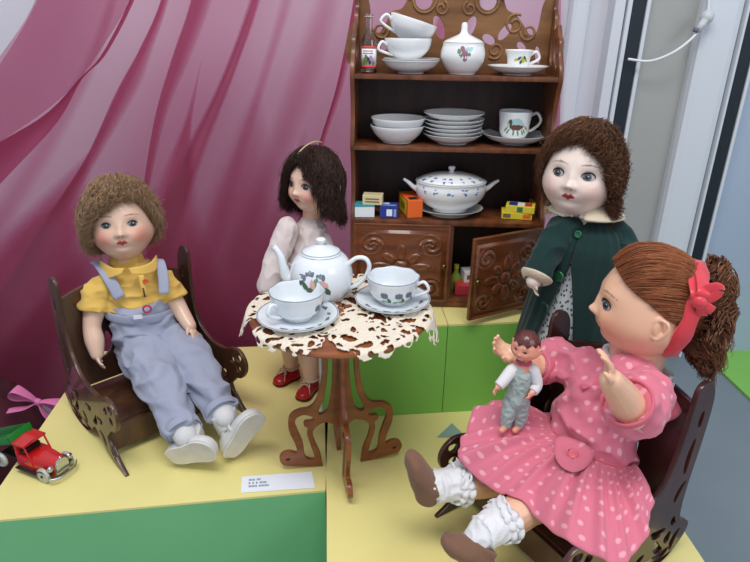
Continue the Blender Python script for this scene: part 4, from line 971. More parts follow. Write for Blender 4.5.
# ---------- label card ----------
cl=[G(241,493,.0006),G(315,488,.0006),G(312,472,.0006),G(242,477,.0006)]
mb=MB().add(loft([[q+A([0,0,z]) for q in cl] for z in (0,.0008)]))
def cardpt(u,v_): return (cl[0]*(1-u)+cl[1]*u)*(1-v_)+(cl[3]*(1-u)+cl[2]*u)*v_
for row,(v0,ws) in enumerate(((.68,(.09,.06)),(.48,(.03,.03,.03,.10)),(.28,(.12,.14)))):
    u=.10+.0*row
    for w in ws:
        n=max(1,int(w/.018))
        for k in range(n):
            a=u+k*w/n; b=a+w/n*.7; mb.add(loft([[cardpt(a,v0)+A([0,0,z]),cardpt(b,v0)+A([0,0,z]),cardpt(b,v0+.12)+A([0,0,z]),cardpt(a,v0+.12)+A([0,0,z])] for z in (.0007,.00095)]),1)
        u+=w+.02
build('label_card',mb,[mat('card_white','EEF2FA',.6),mat('print_grey','7A90A0',.6)],label='white printed label card lying on the front edge of the left plinth',cat='card',smooth=False)
# ---------- tin truck ----------
tkc=(G(57,488)+G(18,474))/2; fw=nrm(G(70,489)-G(20,470)); ang=math.atan2(fw[1],fw[0])
TK=empty('toy_truck',(G(38,474)[0],G(38,474)[1]+.012,.0004),'small red tin toy truck with a raised green tipper at the left edge','toy truck',rz=ang)
M_red=mat('red_tin','C4201E',.22,coat=.5); M_gt=mat('green_tin','1E7A2C',.3,coat=.4); M_tin=mat('tin_plate','C4C8C8',.22,metal=.9); M_blk=mat('black_tin','241C1C',.4); M_wh=mat('wheel_tin','B8BCB4',.4,metal=.2)
def tk(n,mb,m,par=None,**k): return build(n,mb,m,par or TK,**k)
# x forward; hood, cab
def sec(x,w,z0,z1,r=.3):
    return [(x,-w,z0),(x,w,z0),(x,w,z0+(z1-z0)*.7),(x,w*.75,z1-.0005),(x,0,z1+.0012),(x,-w*.75,z1-.0005),(x,-w,z0+(z1-z0)*.7)]
cab=tk('hood',MB().add(loft([sec(.004,.0115,.007,.0235),sec(.016,.0105,.007,.0225),sec(.030,.0085,.007,.0205)])),M_red,auto=35)
cb_=MB().add(box((-.018,-.0125,.0065),(.004,.0125,.0205),.001))
for yy in (-.0118,.0118):
    cb_.add(tube([(.002,yy,.020),(-.0035,yy,.0345)],.0010,8,1)); cb_.add(tube([(-.017,yy,.020),(-.016,yy,.0345)],.0012,8,1))
cb_.add(box((-.0175,-.0128,.018),(-.0145,.0128,.034),.0006)); cb_.add(loft([sec(-.0185,.0132,.0335,.0365),sec(-.0015,.0132,.0335,.0365)]))
tk('cab',cb_,M_red,auto=35)
tk('seat_bench',MB().add(box((-.014,-.010,.0205),(-.008,.010,.026),.001)),M_blk)
tk('grille',MB().add(loft([[(.0302,y*.9,z) for y,z in ((-.0085,.007),(.0085,.007),(.0085,.017),(.005,.0215),(0,.023),(-.005,.0215),(-.0085,.017))],[(.0325,y*.85,z) for y,z in ((-.0085,.007),(.0085,.007),(.0085,.017),(.005,.0215),(0,.023),(-.005,.0215),(-.0085,.017))]])).add(sphere((.031,0,.0235),.0017,8,10)),M_tin,auto=35)
for s_ in (-1,1): tk('headlamp',MB().add(sphere((.029,s_*.0115,.0165),(.0025,.0034,.0034),10,14)),M_tin)
tk('bumper',MB().add(tube([(.031,-.017,.0065),(.0365,-.010,.006),(.0375,0,.006),(.0365,.010,.006),(.031,.017,.0065)],A([(.0008,.0020)]*5),8,4,side=(1,0,0))),M_tin)
tk('running_board',MB().add(box((-.018,-.0165,.0058),(.014,.0165,.0072),.0005)).add(tube([(.012,-.015,.007),(.018,-.0145,.0135),(.026,-.0135,.0125),(.029,-.013,.009)],A([(.003,.0007)]*4),8,4,side=(0,1,0))).add(tube([(.012,.015,.007),(.018,.0145,.0135),(.026,.0135,.0125),(.029,.013,.009)],A([(.003,.0007)]*4),8,4,side=(0,1,0))),M_blk)
tk('chassis',MB().add(box((-.052,-.006,.006),(.030,.006,.0085),.0005)).add(tube([(-.030,0,.008),(-.026,0,.020)],.003,8,1)),M_blk)
for x in (.021,-.040):
    for s_ in (-1,1):
        wv,wf=lathe([(0,-.0018),(.003,-.0022),(.0055,-.0016),(.0068,-.0022),(.0082,-.0012),(.0084,0),(.0082,.0012),(.0068,.0022),(.0055,.0016),(.003,.0022),(0,.0018)],28); wv=wv[:,[0,2,1]]+A([x,s_*.0145,.0084])
        wl=tk('wheel',MB().add((wv,wf)),M_wh,auto=45)
        hv,hf=sphere((x,s_*.0165,.0084),.0016,8,10); tk('hub_nut',MB().add((hv,hf)),M_blk,wl)
bed=[(-.026,.020),(-.030,.017),(-.070,.006),(-.074,.010)]
bm_=MB(); T=TM((-.022,0,.022),ry=math.radians(21))
for lo,hi in (((-.072,-.0135,0),(0,.0135,.0010)),((-.072,-.0135,0),(0,-.0125,.0085)),((-.072,.0125,0),(0,.0135,.0085)),((-.0012,-.0135,0),(0,.0135,.0095))): bm_.add((xf(box(lo,hi,.0003)[0],TM((-.019,0,.034),ry=math.radians(-23))),box(lo,hi,.0003)[1]))
bm_.v=[v_*A([1,1,1]) for v_ in bm_.v]
tk('tipper_bed',bm_,M_gt,auto=35); TK.scale=(1.28,)*3
# ---------- dolls ----------
M_skin=mat('painted_skin','F0C8B0',.34,vc=True,coat=.25,sss=.08)
M_eye=mat('doll_eye','FFFFFF',.08,vc=True,coat=.5); M_lash=mat('lash','2A1A14',.7)
M_hair=mat('doll_hair','6A4A30',.55,vc=True,spec=.4)
def cloth(n,c,b=.35,s=700,r=.85,var=.07,sc=25): return mat(n,c,r,bump=b,bscale=s,var=var,vscale=sc,sheen=.15)
def body(name,items,hd,parent,origin,skin,blush,vox=.0012,lip='B83A38',limbcol=None,bl=1.,post=None,smooth=2,brow='7A5040',lips=1.):
    v,f=fuse(items,vox,smooth); c=hd.paint(v,skin,blush,lip,brow,bl,lips)
    if post is not None: c=post(v,c)
    return build(name,MB().add((v,f),0,col=c),M_skin,parent,origin=origin,vc=True)
def flap(parent,name,a,b,th,m,origin,label=None):
    return build(name,MB().add(ruled(a,b,th)),m,parent,origin=origin,label=label)
def disc(c,n,r,h):
    x,y,z=basis(n); v,f=lathe([(0,0),(r*.9,0),(r,h*.4),(r*.85,h),(r*.6,h*.7),(0,h*.7)],24); return xf(v,FR(A(c),x,z,-y) if True else None),f
# ===== boy doll in the left armchair =====
O=A([-.34,.77,.05]); B1=empty('boy_doll',O,'boy doll with tousled brown hair, yellow shirt and grey-blue dungarees, seated in the left armchair','doll')
h1=Head(P(121,222.5,.80),(.34,-.92,.19),(-.05,.1,1),.106,a=.38,b=.42,jaw=.11)
N=P(127,262,.805); Cst=P(133,284,.80); Wst=P(141,312,.795); Hip=P(150,343,.79); sv=nrm(A([.95,.28,0]))
sL,eL,wL=P(98,286,.780),P(92,326,.755),P(97,354,.738)
sR,eR,wR=P(160,277,.815),P(179,308,.80),P(190,326,.780)
hl,kl,al_=P(139,345,.785),P(160,383,.705),P(184,432,.640); hr,kr,ar=P(168,340,.80),P(197,368,.74),P(223,413,.672)
it=[h1.mesh()]+h1.ears()
it+=limb([h1.c+A([0,0,-.02]),N,N+A([0,0,-.02])],[.020,.017,.022])
it+=limb([N-A([0,0,.016]),Cst,Wst,Hip],[.020,.028,.030,.032])
it+=limb([sL,(sL+eL)/2,eL,(eL+wL)/2,wL],[.014,.0155,.0125,.0135,.0095]); it+=limb([sR,(sR+eR)/2,eR,wR],[.014,.015,.0125,.0095])
it+=limb([hl,kl,al_],[.026,.022,.009]); it+=limb([hr,kr,ar],[.026,.022,.009])
it+=hand(wL,P(101,374,.722)-wL,(.85,.2,-.3),.024,.30,-1,wr=.30,r=.085); it+=hand(wR,P(201,343,.765)-wR,(-.6,-.1,-.8),.027,.30,-1,wr=.30,r=.085)
body('body',it,h1,B1,O,'E2BEA6','D87468',bl=.9)
h1.eye(-1,B1,[M_eye,M_lash],O,'3E4A58',w=.056,hh=.036); h1.eye(1,B1,[M_eye,M_lash],O,'3E4A58',w=.056,hh=.036)
hair(h1,'hair',B1,M_hair,O,'AA8A6A',[(-180,112,.05),(-120,112,.05),(-85,108,.04),(-66,92,.03),(-52,72,0),(-30,56,0),(-10,50,0),(8,42,0),(25,46,0),(45,60,0),(64,84,.02),(80,100,.03),(120,112,.05),(180,112,.05)],n=8000,k=16,lift=.26,curl=.032,cf=3.4,sweep=.45,r=.00034,seed=3,hangw=.01,capcol='7A5A3C',lf=lambda a,t:1.-.45*np.clip((np.cos(a)-.3),0,1)*np.clip(t-.3,0,1))
M_shirt=cloth('yellow_cotton','E2B95C'); M_dung=cloth('grey_blue_cotton','A0A6BA'); M_red2=mat('red_plastic','B8324A',.35); M_org=mat('orange_button','D85A28',.35)
it=limb([N-A([0,0,.004]),Cst,Wst],A([(.030,.025),(.047,.034),(.043,.036)]),side=sv)
it+=limb([sL+A([.012,0,.002]),sL*.75+eL*.25],A([.018,.0215])); it.append(tube([sL,sL*.62+eL*.38,sL*.38+eL*.62],A([.019,.0215,.0225]),20,4))
it+=limb([sR-A([.012,0,0]),sR*.75+eR*.25],A([.018,.0205])); it.append(tube([sR,sR*.55+eR*.45,sR*.25+eR*.75],A([.018,.020,.021]),20,4))
v,f=fuse(it,.0016,3); v,f=wrinkle((v,f),.004,(38,38,60),2,True); sh1=build('shirt',MB().add((v,f)),M_shirt,B1,origin=O)
ft=nrm(A([.3,-.95,0]))
def onch(px,py,Y): return P(px,py,Y)
M_col=M_shirt
flap(sh1,'collar',[P(99,258,.792),P(103,263,.775),P(112,268,.766),P(124,268,.762)],[P(100,266,.785),P(101,276,.772),P(108,279,.763),P(121,274,.757)],.0022,M_col,O)
flap(sh1,'collar',[P(156,255,.80),P(151,262,.782),P(142,266,.768),P(128,268,.762)],[P(157,261,.795),P(156,271,.782),P(146,275,.768),P(131,274,.758)],.0022,M_col,O)
build('button',MB().add(disc(P(145.5,281,.758),ft,.0038,.002)),M_org,sh1,origin=O); 
build('placket',MB().add(tube([P(141,275,.762),P(143,286,.757),P(145,297,.755)],A([(.0035,.0008)]*3),10,3,side=sv)),M_shirt,sh1,origin=O)
build('placket_slit',MB().add(tube([P(143,288,.754),P(145,297,.752)],A([(.0011,.0006)]*2),8,1,side=sv)),mat('slit','5A4020',.8),sh1,origin=O)
# dungarees
it=limb([P(139,301,.797),P(143,320,.792),Hip],A([(.0455,.038),(.046,.040),(.052,.040)]),side=sv)
it+=limb([hl,(hl+kl)/2+A([0,0,.004]),kl,(kl+al_)/2],A([.034,.035,.031,.026]))+[tube([kl,(kl+al_)/2,al_*.85+kl*.15,al_],A([.030,.0265,.0235,.0235]),22,4)]
it+=limb([hr,(hr+kr)/2+A([0,0,.004]),kr,(kr+ar)/2],A([.033,.034,.029,.024]))+[tube([kr,(kr+ar)/2,ar*.85+kr*.15,ar],A([.028,.0245,.022,.022]),22,4)]
v,f=fuse(it,.0016,4); v,f=wrinkle((v,f),.0065,(20,20,42),6,True); v,f=wrinkle((v,f),.003,(60,50,80),9)
dg1=build('dungarees',MB().add((v,f)),M_dung,B1,origin=O)
bd=[]
for a in np.linspace(-PI*.02,PI*1.02,22):
    c_=P(140,307,.796); bd.append(c_+sv*math.cos(PI-a)*.0500+ft*math.sin(a)*.0430+A([0,0,-.002+.004*math.cos(a)]))
build('waistband',MB().add(tube(bd,A([(.0070,.0012)]*22),10,2,side=(0,0,1))),M_dung,dg1,origin=O)
ring=[]; bc=P(147,309,.7475); bx,by,bz=basis(ft)
for a in np.linspace(0,2*PI,24,endpoint=False): ring.append(bc+bx*math.cos(a)*.0052+bz*math.sin(a)*.0052)
build('buckle',MB().add(tube(ring,[.0014]*24,8,1,closed=True)),M_red2,dg1,origin=O)
tq=P(138,317,.7490); build('cloth_tag',MB().add(xf(box((-.006,-.0005,-.003),(.006,.0005,.003))[0],FR(tq,bx,by,bz)).tolist() and (xf(box((-.006,-.0005,-.003),(.006,.0005,.003))[0],FR(tq,bx,by,bz)),box((-.006,-.0005,-.003),(.006,.0005,.003))[1])),mat('tag_white','E8EAF0',.6),dg1,origin=O,smooth=False)
build('strap',MB().add(tube([P(96,262,.805),P(101,266,.782),P(109,278,.764),P(120,298,.755)],A([(.0080,.0014)]*4),12,5,side=sv)),M_dung,dg1,origin=O)
build('strap',MB().add(tube([P(155,260,.822),P(159,261,.798),P(163,275,.783),P(164,294,.770)],A([(.0072,.0014)]*4),12,5,side=sv)),M_dung,dg1,origin=O)
for a_,k_ in ((al_,kl),(ar,kr)):
    d_=nrm(a_-k_); cf_=[]; x_,y_,z_=basis(d_,(0,0,1))
    for t in np.linspace(0,2*PI,28,endpoint=False): cf_.append(a_-d_*.006+(x_*math.cos(t)+z_*math.sin(t))*(.0236 if a_ is al_ else .0222))
    build('cuff_hem',MB().add(tube(cf_,A([(.0012,.0060)]*28),8,1,closed=True)),M_dung,dg1,origin=O)
M_shoe=mat('white_leather','D9D9D6',.42,bump=.15,bscale=300); M_sole=mat('white_sole','E0DCD6',.5,var=.12,vscale=60); M_scuff=mat('scuff','7A4A34',.8)
def bootie(par,heel,toe,up,w,hg,org,ank,m=M_shoe,ms=M_sole):
    s,f_,sd,u_,L=shoe(par,org,heel,toe,up,w,hg,m,ms)
    b=A(heel)+f_*L*.33; build('shoe_collar',MB().add(tube([b+u_*hg*.55,b+u_*hg*.95,A(ank)+u_*.004],A([w*.44,w*.46,w*.50]),20,4)),m,s,origin=org)
    q=[]
    for t in np.linspace(-.15*PI,1.15*PI,12): q.append(b+f_*L*.17+sd*math.cos(t)*w*.44+u_*(math.sin(t)*hg*.42+hg*.50))
    build('strap',MB().add(tube(q,A([(.0028,.0009)]*12),8,3,side=f_)),m,s,origin=org); return s
s1_=bootie(B1,P(170,457,.634),P(213,449,.618),(-.35,.90,.05),.040,.028,O,al_)
s2_=bootie(B1,P(229,456,.648),P(258,414,.655),(-.70,.70,.05),.038,.028,O,ar)
for a_,k_,sh_2 in ((al_,kl,s1_),(ar,kr,s2_)):
    d_=nrm(a_-k_); v,f=fuse(limb([a_-d_*.022,a_-d_*.004,a_+d_*.006],[.0165,.0165,.0155]),.0014,2); build('sock',MB().add((v,f)),cloth('white_sock_cotton','D8D8D8'),B1,origin=O)
sc_=MB()
for i in range(9):
    p=P(172+rng.uniform(0,26),437+rng.uniform(0,9),.6085); sc_.add(sphere(p,(.0009+rng.uniform(0,.0008),.0006,.0008),6,8))
# ===== small dark-haired doll behind the table =====
O=A([-.128,.84,0]); B2=empty('girl_doll',O,'girl doll with dark bobbed hair, white lace dress and red shoes, standing behind the table','doll')
h2=Head(P(314,183,.855),(-.62,-.78,.04),(.0,.0,1),.090,a=.39,b=.42)
N=P(311,220,.858); it=[h2.mesh(90,120)]+h2.ears()
it+=limb([h2.c-A([0,0,.02]),N,N-A([0,0,.02])],[.018,.013,.02]); it+=limb([N-A([0,0,.02]),A([-.115,.852,.19]),A([-.125,.848,.14])],[.018,.022,.028])
an1=A([-.1030,.826,.022]); an2=A([-.140,.862,.022])
for an,hx in ((an1,-.112),(an2,-.142)): it+=limb([(hx,.848,.13),(an[0]*.6+hx*.4,an[1],.08),an+A([0,0,.005])],[.020,.0175,.0115])
aL=[P(288,228,.83),P(277,258,.815),P(268,285,.80)]; aR=[A([-.083,.85,.252]),A([-.070,.832,.20]),A([-.078,.815,.16])]
for q in (aL,aR): it+=limb(q,[.012,.0115,.0095]); it+=hand(q[2],(q[2]-q[1]),(.7,.5,-.2),.026,.25,1,wr=.28)
body('body',it,h2,B2,O,'E8C0A8','E08078',vox=.0013,bl=.8)
for sg in (-1,1): h2.eye(sg,B2,[M_eye,M_lash],O,'2A1C18',w=.062,hh=.045)
hair(h2,'hair',B2,M_hair,O,'3E2A22',[(-180,112,.40),(-120,108,.40),(-80,92,.42),(-52,78,.40),(-38,62,.10),(-15,42,0),(0,38,0),(15,42,0),(38,64,.10),(52,78,.40),(80,92,.42),(120,108,.40),(180,112,.40)],n=7000,k=18,lift=.20,curl=.024,cf=2.2,r=.00036,seed=5,hangw=.05,capcol='2E1E1A',sweep=.12)
hp=[h2.w((x,y,z))[0] for x,y,z in ((-.02,-.34,.50),(-.01,-.2,.60),(.0,0,.66),(0,.18,.64))]
build('hair_cord',MB().add(tube(hp,.0011,6,5)),mat('cord','C8B088',.7),B2,origin=O)
M_lace=cloth('white_lace_cloth','DDCFCB',.7,350); 
it=limb([N-A([0,0,.010]),A([-.112,.852,.225]),A([-.118,.85,.195])],A([(.026,.020),(.036,.028),(.034,.028)]),side=nrm((.66,-.74,0)))
it+=sum([limb(q,[.0165,.0175,.0165],18) for q in (aL,aR)],[])
K=72; ringz=[]
for t in np.linspace(0,1,16):
    c=A([-.116,.85,.215])*(1-t)+A([-.126,.848,.095])*t; r=.030+.024*t**.8; ringz.append([c+A([math.cos(a)*(r+.0028*t*math.sin(12*a+2*t)),math.sin(a)*(r*.92+.0028*t*math.sin(12*a)),0]) for a in np.linspace(0,2*PI,K,endpoint=False)])
it.append(loft(ringz)); v,f=fuse(it,.0015,2); v,f=wrinkle((v,f),.0025,(70,70,40),3,True); dr2=build('dress',MB().add((v,f)),M_lace,B2,origin=O)
for z,r in ((.0965,.0555),(.115,.052),(.226,.036)):
    q=[A([-.126 if z<.2 else -.112,.849,z])+A([math.cos(a)*r*(1+.03*math.sin(24*a)),math.sin(a)*r*.92*(1+.03*math.sin(24*a)),.0018*math.sin(36*a)]) for a in np.linspace(0,2*PI,180,endpoint=False)]
    build('lace_frill',MB().add(tube(q,A([(.0014,.0045)]*180),6,1,closed=True)),M_lace,dr2,origin=O)
q=[N+A([math.cos(a)*.022,math.sin(a)*.019,-.014+.002*math.sin(14*a)]) for a in np.linspace(0,2*PI,70,endpoint=False)]
build('lace_collar',MB().add(tube(q,A([(.0014,.0045)]*70),6,1,closed=True)),M_lace,dr2,origin=O)
M_rs=mat('red_leather','B0161E',.3,coat=.3); M_rsole=mat('dark_sole','5A1A18',.6); M_lc=mat('lace_cord','C9B49A',.8)
for an,dr_ in ((an1,(-.45,-.9,0)),(an2,(-.75,-.66,0))):
    d_=nrm(dr_); hz=A([an[0],an[1],.0032])-d_*.014; s,f_,sd,u_,L=shoe(B2,O,hz,hz+d_*.048,(0,0,1),.026,.017,M_rs,M_rsole,soleth=.0022)
    q=[an+A([math.cos(a)*.0128,math.sin(a)*.0128,.0035]) for a in np.linspace(0,2*PI,24,endpoint=False)]
    lm=MB().add(tube(q,[.0016]*24,6,1,closed=True)); b=hz+d_*.028+A([0,0,.017])
    for sg in (-1,1):
        lm.add(tube([b,b+sd*sg*.006+A([0,0,.004]),b+sd*sg*.009+d_*.003,b+sd*sg*.003],.0009,6,4)); lm.add(tube([b,b+sd*sg*.008+d_*.004-A([0,0,.001]),b+sd*sg*.012+d_*.008-A([0,0,.010])],.0008,6,4))
    build('lace_tie',lm,M_lc,s,origin=O)
# ===== doll in the green coat =====
O=A([.262,.715,0]); B3=empty('girl_doll',O,'girl doll with curly brown hair, dark green coat and flowered dress, standing beside the cabinet','doll')
f3=nrm(A([-.62,-.78,0])); sv3=nrm(np.cross((0,0,1),-f3))   # her side axis
h3=Head(P(581,173,.72),(-.52,-.85,.12),(.04,0,1),.110,a=.372,b=.43,jaw=.12)
N=P(586,211,.722); it=[h3.mesh()]+h3.ears(); C3=A([N[0]-.004,.72,.26]); W3=A([N[0]-.004,.72,.20])
it+=limb([h3.c-A([0,0,.02]),N,N-A([0,0,.02])],[.022,.019,.024]); it+=limb([N-A([0,0,.02]),C3,W3,W3-A([0,0,.06])],[.028,.034,.034,.036])
sl,el,wl3=P(559,233,.705),P(545,258,.688),P(534,281,.672); sr_,er,wr3=P(618,238,.705),P(640,275,.66),P(632,300,.63)
it+=limb([sl,el,wl3],[.016,.0135,.010]); it+=limb([sr_,er,wr3],[.016,.0135,.010])
it+=hand(wl3,A([.1,-.1,-1]),(.8,-.2,0),.020,.3,1,wr=.28); it+=hand(wr3,A([-.3,-.3,-.9]),(-.8,.2,0),.030,.3,-1,wr=.28)
for s_ in (-1,1): q=A([.262,.715,0])+sv3*s_*.024; it+=limb([q+A([0,0,.15]),q+A([0,0,.09]),q+A([0,0,.022])],[.024,.020,.013])
body('body',it,h3,B3,O,'EBD9CC','E0A096',lip='B42A2E',bl=.55,brow='6A4A40')
for sg in (-1,1): h3.eye(sg,B3,[M_eye,M_lash],O,'5A6068' if sg>0 else '4A5048',w=.066,hh=.044,look=(-.15,-.05))
hair(h3,'hair',B3,M_hair,O,'6C4830',[(-180,115,.22),(-120,112,.22),(-88,96,.10),(-70,76,.03),(-50,54,0),(-22,43,0),(0,40,0),(20,43,0),(50,58,0),(70,86,.12),(88,104,.22),(120,112,.24),(180,115,.22)],n=7000,k=18,lift=.17,curl=.034,cf=3.2,r=.00036,seed=9,hangw=.03,capcol='4A2E1E',sweep=-.25)
M_coat=cloth('dark_green_felt','0E302E',.5,500,.95,.15,30); M_cream=cloth('cream_felt','D6C8AE',.5,500)
# flowered dress: cone
M_flor=dots_mat('flowered_cotton','C6CED0','3A4660',150,.22,dot2='5A6E62',rnd=1.0,edge=.1)
rg=[]; K=90
for t in np.linspace(0,1,26):
    c=A([.27,.717,.300])*(1-t)+A([.262,.715,.10])*t; rx=.034+.033*t; rg.append([c+A([math.cos(a),math.sin(a),0])*(rx+.0022*t*math.sin(13*a+1.5*t)) for a in np.linspace(0,2*PI,K,endpoint=False)])
v,f=loft(rg); v=A(v); u_=np.arctan2(v[:,1]-.715,v[:,0]-.262)*.055; uv=np.stack([u_,v[:,2]],1)
dr3=build('dress',MB().add((v,f)),M_flor,B3,origin=O,uv=uv)
# coat: open front, angular sweep leaves a gap around the front
def coatshell(a0,a1,t0,t1,prof,thick,nu=40,nv=26,off=0.):
    fa=math.atan2(f3[1],f3[0])
    def fn(u,w):
        t=t0+(t1-t0)*w; lo=a0(t); hi=a1(t); a=fa+lo+(hi-lo)*u; z,r=prof(t); c=A([.272,.717,z])*(1-t)+A([.264,.715,z])*t
        q=r+.0016*math.sin(9*a+3*t)*t+.0010*math.sin(23*a+t*8); e=A([math.cos(a),math.sin(a),0]); sc=1+.18*abs(np.dot(e,sv3))*(1-t)
        return c+e*(q*sc+off),e
    return panel_on(fn,nu,nv,thick)
def cprof(t):
    z=.336-.202*t; r=np.interp(t,[0,.06,.16,.35,.6,1],[.018,.032,.043,.047,.055,.068]); return z,r
gapL=lambda t: np.interp(t,[0,.25,.45,1],[.0,.03,.22,.54])   # opening half-angles each side
gapR=lambda t: np.interp(t,[0,.25,.45,1],[.0,.03,.25,.58])
mb=MB(); mb.add(coatshell(lambda t:gapR(t),lambda t:2*PI-gapL(t),0,1,cprof,.0030,110,36))
coat=build('coat',mb,M_coat,B3,origin=O)
it=limb([sl+A([.014,.004,.004]),sl,el],A([.019,.0195,.0175]))+[tube([sl,el,wl3-nrm(wl3-el)*.004],A([.0195,.0175,.0165]),20,4)]
it2=limb([sr_-A([.014,0,-.004]),sr_,er],A([.019,.0195,.0175]))+[tube([sr_,er,wr3-nrm(wr3-er)*.004],A([.0195,.0175,.0165]),20,4)]
for q_,w_,e_ in ((it,wl3,el),(it2,wr3,er)):
    v,f=fuse(q_,.0015,3); v,f=wrinkle((v,f),.003,45,4,True); sl3=build('sleeve',MB().add((v,f)),M_coat,coat,origin=O)
    d_=nrm(w_-e_); x_,y_,z_=basis(d_,(0,1,0)); q=[w_-d_*.004+(x_*math.cos(t)+z_*math.sin(t))*.0162 for t in np.linspace(0,2*PI,26,endpoint=False)]
    build('cuff',MB().add(tube(q,A([(.0018,.0062)]*26),8,1,closed=True)),M_cream,sl3,origin=O)
# collar: cream band flared
def colf(a0,a1):
    fa=math.atan2(f3[1],f3[0])
    def fn(u,w):
        a=fa+a0+(a1-a0)*u; r=.0235+.017*w; ta=1 if .06<u<.94 else .6; r=.0235+.017*w*ta; z=N[2]+.012-.015*w+.002*math.cos(a-fa); e=A([math.cos(a),math.sin(a),0])
        return A([N[0],.721,z])+e*r*(1+.12*abs(np.dot(e,sv3))*w),nrm(e+A([0,0,.8]))
    return panel_on(fn,44,8,.003)
build('collar',MB().add(colf(.12,PI-.02)).add(colf(PI+.02,2*PI-.12)),M_cream,coat,origin=O)
fa3=math.atan2(f3[1],f3[0]); M_gb=mat('green_button','1E6A44',.2,coat=.6)
for t,g_ in ((.06,-.03),(.33,-.22),(.55,-.40),(.78,-.56)):
    z,r=cprof(t); a=fa3+(g_ if t>.1 else 0.); e=A([math.cos(a),math.sin(a),0]); p=A([.27,.716,z])+e*(r+.0035)
    build('button',MB().add(disc(p,e,.0075 if t>.1 else .005,.0028)),M_gb,coat,origin=O)
for s_ in (-1,1):
    q=A([.262,.715,0.0032])+sv3*s_*.024; shoe(B3,O,q-f3*.016,q+f3*.036,(0,0,1),.03,.02,mat('black_leather','1A1618',.3,coat=.3),M_rsole,soleth=.0022)
# ===== girl doll in pink =====
O=A([.235,.545,.05]); B4=empty('girl_doll',O,'large doll in a pink polka-dot dress and red hair ribbon, seated in the right armchair','doll')
d4=A([-.85,-.53,0]); w4=A([.53,-.85,0])
f4=nrm((-.95,.24,.05)); h4=Head(P(647,305,.545),f4,(.05,.0,1),.112,a=.39,b=.44,k=.86,jaw=.08)
N=P(634,373,.548); C4=P(606,400,.555); W4=P(592,440,.548); H4=A([.236,.547,.090])
shN,elN,wrN=P(643,388,.505),P(634,412,.465),P(611,380,.440); shF,elF,wrF=P(560,358,.61),P(536,366,.600),P(512,354,.588)
hN,kN,aN=P(602,488,.525),P(537,503,.487),P(489,529,.455); hF,kF,aF=P(566,458,.585),P(494,478,.54),P(444,485,.513)
it=[h4.mesh(120,160)]+h4.ears(y=.02,z=-.05,sc=1.0)
it+=limb([h4.c-A([0,0,.02]),(h4.c+N)/2,N,N-A([0,0,.02])],[.032,.030,.026,.03])
it+=limb([N-A([0,0,.02]),C4,W4,H4],[.030,.033,.034,.036])
it+=limb([shN,elN,(elN+wrN)/2,wrN],[.017,.0175,.0150,.0105]); it+=limb([shF,elF,(elF+wrF)/2,wrF],[.015,.0150,.0140,.0105])
it+=hand(wrN,P(607,346,.442)-wrN,(-.9,.1,.1),.032,.25,1,wr=.28,r=.082)
it+=hand(wrF,P(484,340,.583)-wrF,(-.15,-.55,.8),.036,.30,-1,wr=.28,r=.08)
for a_,b_,c_ in ((hN,kN,aN),(hF,kF,aF)): it+=limb([a_,b_,(b_+c_)/2,c_],[.024,.0205,.0195,.0130])
body('body',it,h4,B4,O,'EDBC9C','E08468',vox=.0012,bl=.7,lip='C05048')
for sg in (-1,1): h4.eye(sg,B4,[M_eye,M_lash],O,'36506A',w=.062,hh=.048,look=(.0,.0))
# hair drawn back into a ponytail
n,k=8000,16; rg_=np.random.default_rng(11); a=rg_.uniform(-PI,PI,n)
Tm=np.interp(a,np.radians([-180,-130,-100,-80,-55,-30,0,30,55,80,100,130,180]),np.radians([105,98,84,72,62,52,47,52,62,72,84,98,105]))
t0=Tm*rg_.uniform(0,1,n)**.6; d0=dirs(a,t0); g=nrm(A([0,.97,.10])); s=np.linspace(0,1,k)
om=np.arccos(np.clip(d0@g,-1,1)); so2=np.sin(om)[:,None]+1e-6
d=(np.sin((1-s)[None]*om[:,None])/so2)[...,None]*d0[:,None]+(np.sin(s[None]*om[:,None])/so2)[...,None]*g
front=np.clip(np.cos(a),0,1)[:,None]*np.clip(t0/Tm,0,1)[:,None]
lift=(.05+.10*front*np.exp(-((s[None]-.18)/.2)**2)+.05*np.sin(PI*s)[None])*rg_.uniform(.55,1,n)[:,None]
p=d*A([h4.a,h4.b*1.05,.5])*(1.02+lift)[...,None]; ph=(np.floor(a*9)*1.7)[:,None]
p=p+np.stack([np.sin(9*s[None]+ph)*.008,np.cos(8*s[None]+ph)*.006,np.cos(9*s[None]+ph*1.3)*.010],-1)*np.ones((n,k,1))
mb=strands(h4.w(p.reshape(-1,3)).reshape(n,k,3),.00034,'9C5E3A',.28)
na,nt=72,16; v=[]
for i in range(nt+1):
    for j in range(na):
        aj=-PI+2*PI*j/na; T_=np.interp(aj,np.radians([-180,-130,-100,-80,-55,-30,0,30,55,80,100,130,180]),np.radians([105,98,84,72,62,52,47,52,62,72,84,98,105]))
        v.append(dirs(A(aj),A(T_*i/nt))*A([h4.a,h4.b*1.05,.5])*(1.03+.03*min(1,(nt-i)/3)))
mb.add((h4.w(v),[(i*na+j,i*na+(j+1)%na,(i+1)*na+(j+1)%na,(i+1)*na+j) for i in range(nt) for j in range(na)]),0,col=A(lin('7A4426')[:3]))
hr4=build('hair',mb,M_hair,B4,origin=O,vc=True)
bk=h4.R[:,1]; upv=h4.R[:,2]; sx_=h4.R[:,0]; gp=h4.c+bk*.034+upv*.006
n,k=2600,22; s=np.linspace(0,1,k)[None]; th=rg_.uniform(0,2*PI,n)[:,None]; rr=(rg_.uniform(0,1,n)**.5)[:,None]; L=rg_.uniform(.040,.068,n)[:,None]
base=gp+bk*.004
out_=s*L; fan=.020+.016*np.sin(PI*np.minimum(s*1.1,1)**.8)+.010*s
hx=np.cos(th)*rr; hz_=np.sin(th)*rr; ph=np.floor(th*3)*2.1+np.floor(rr*4)*1.3
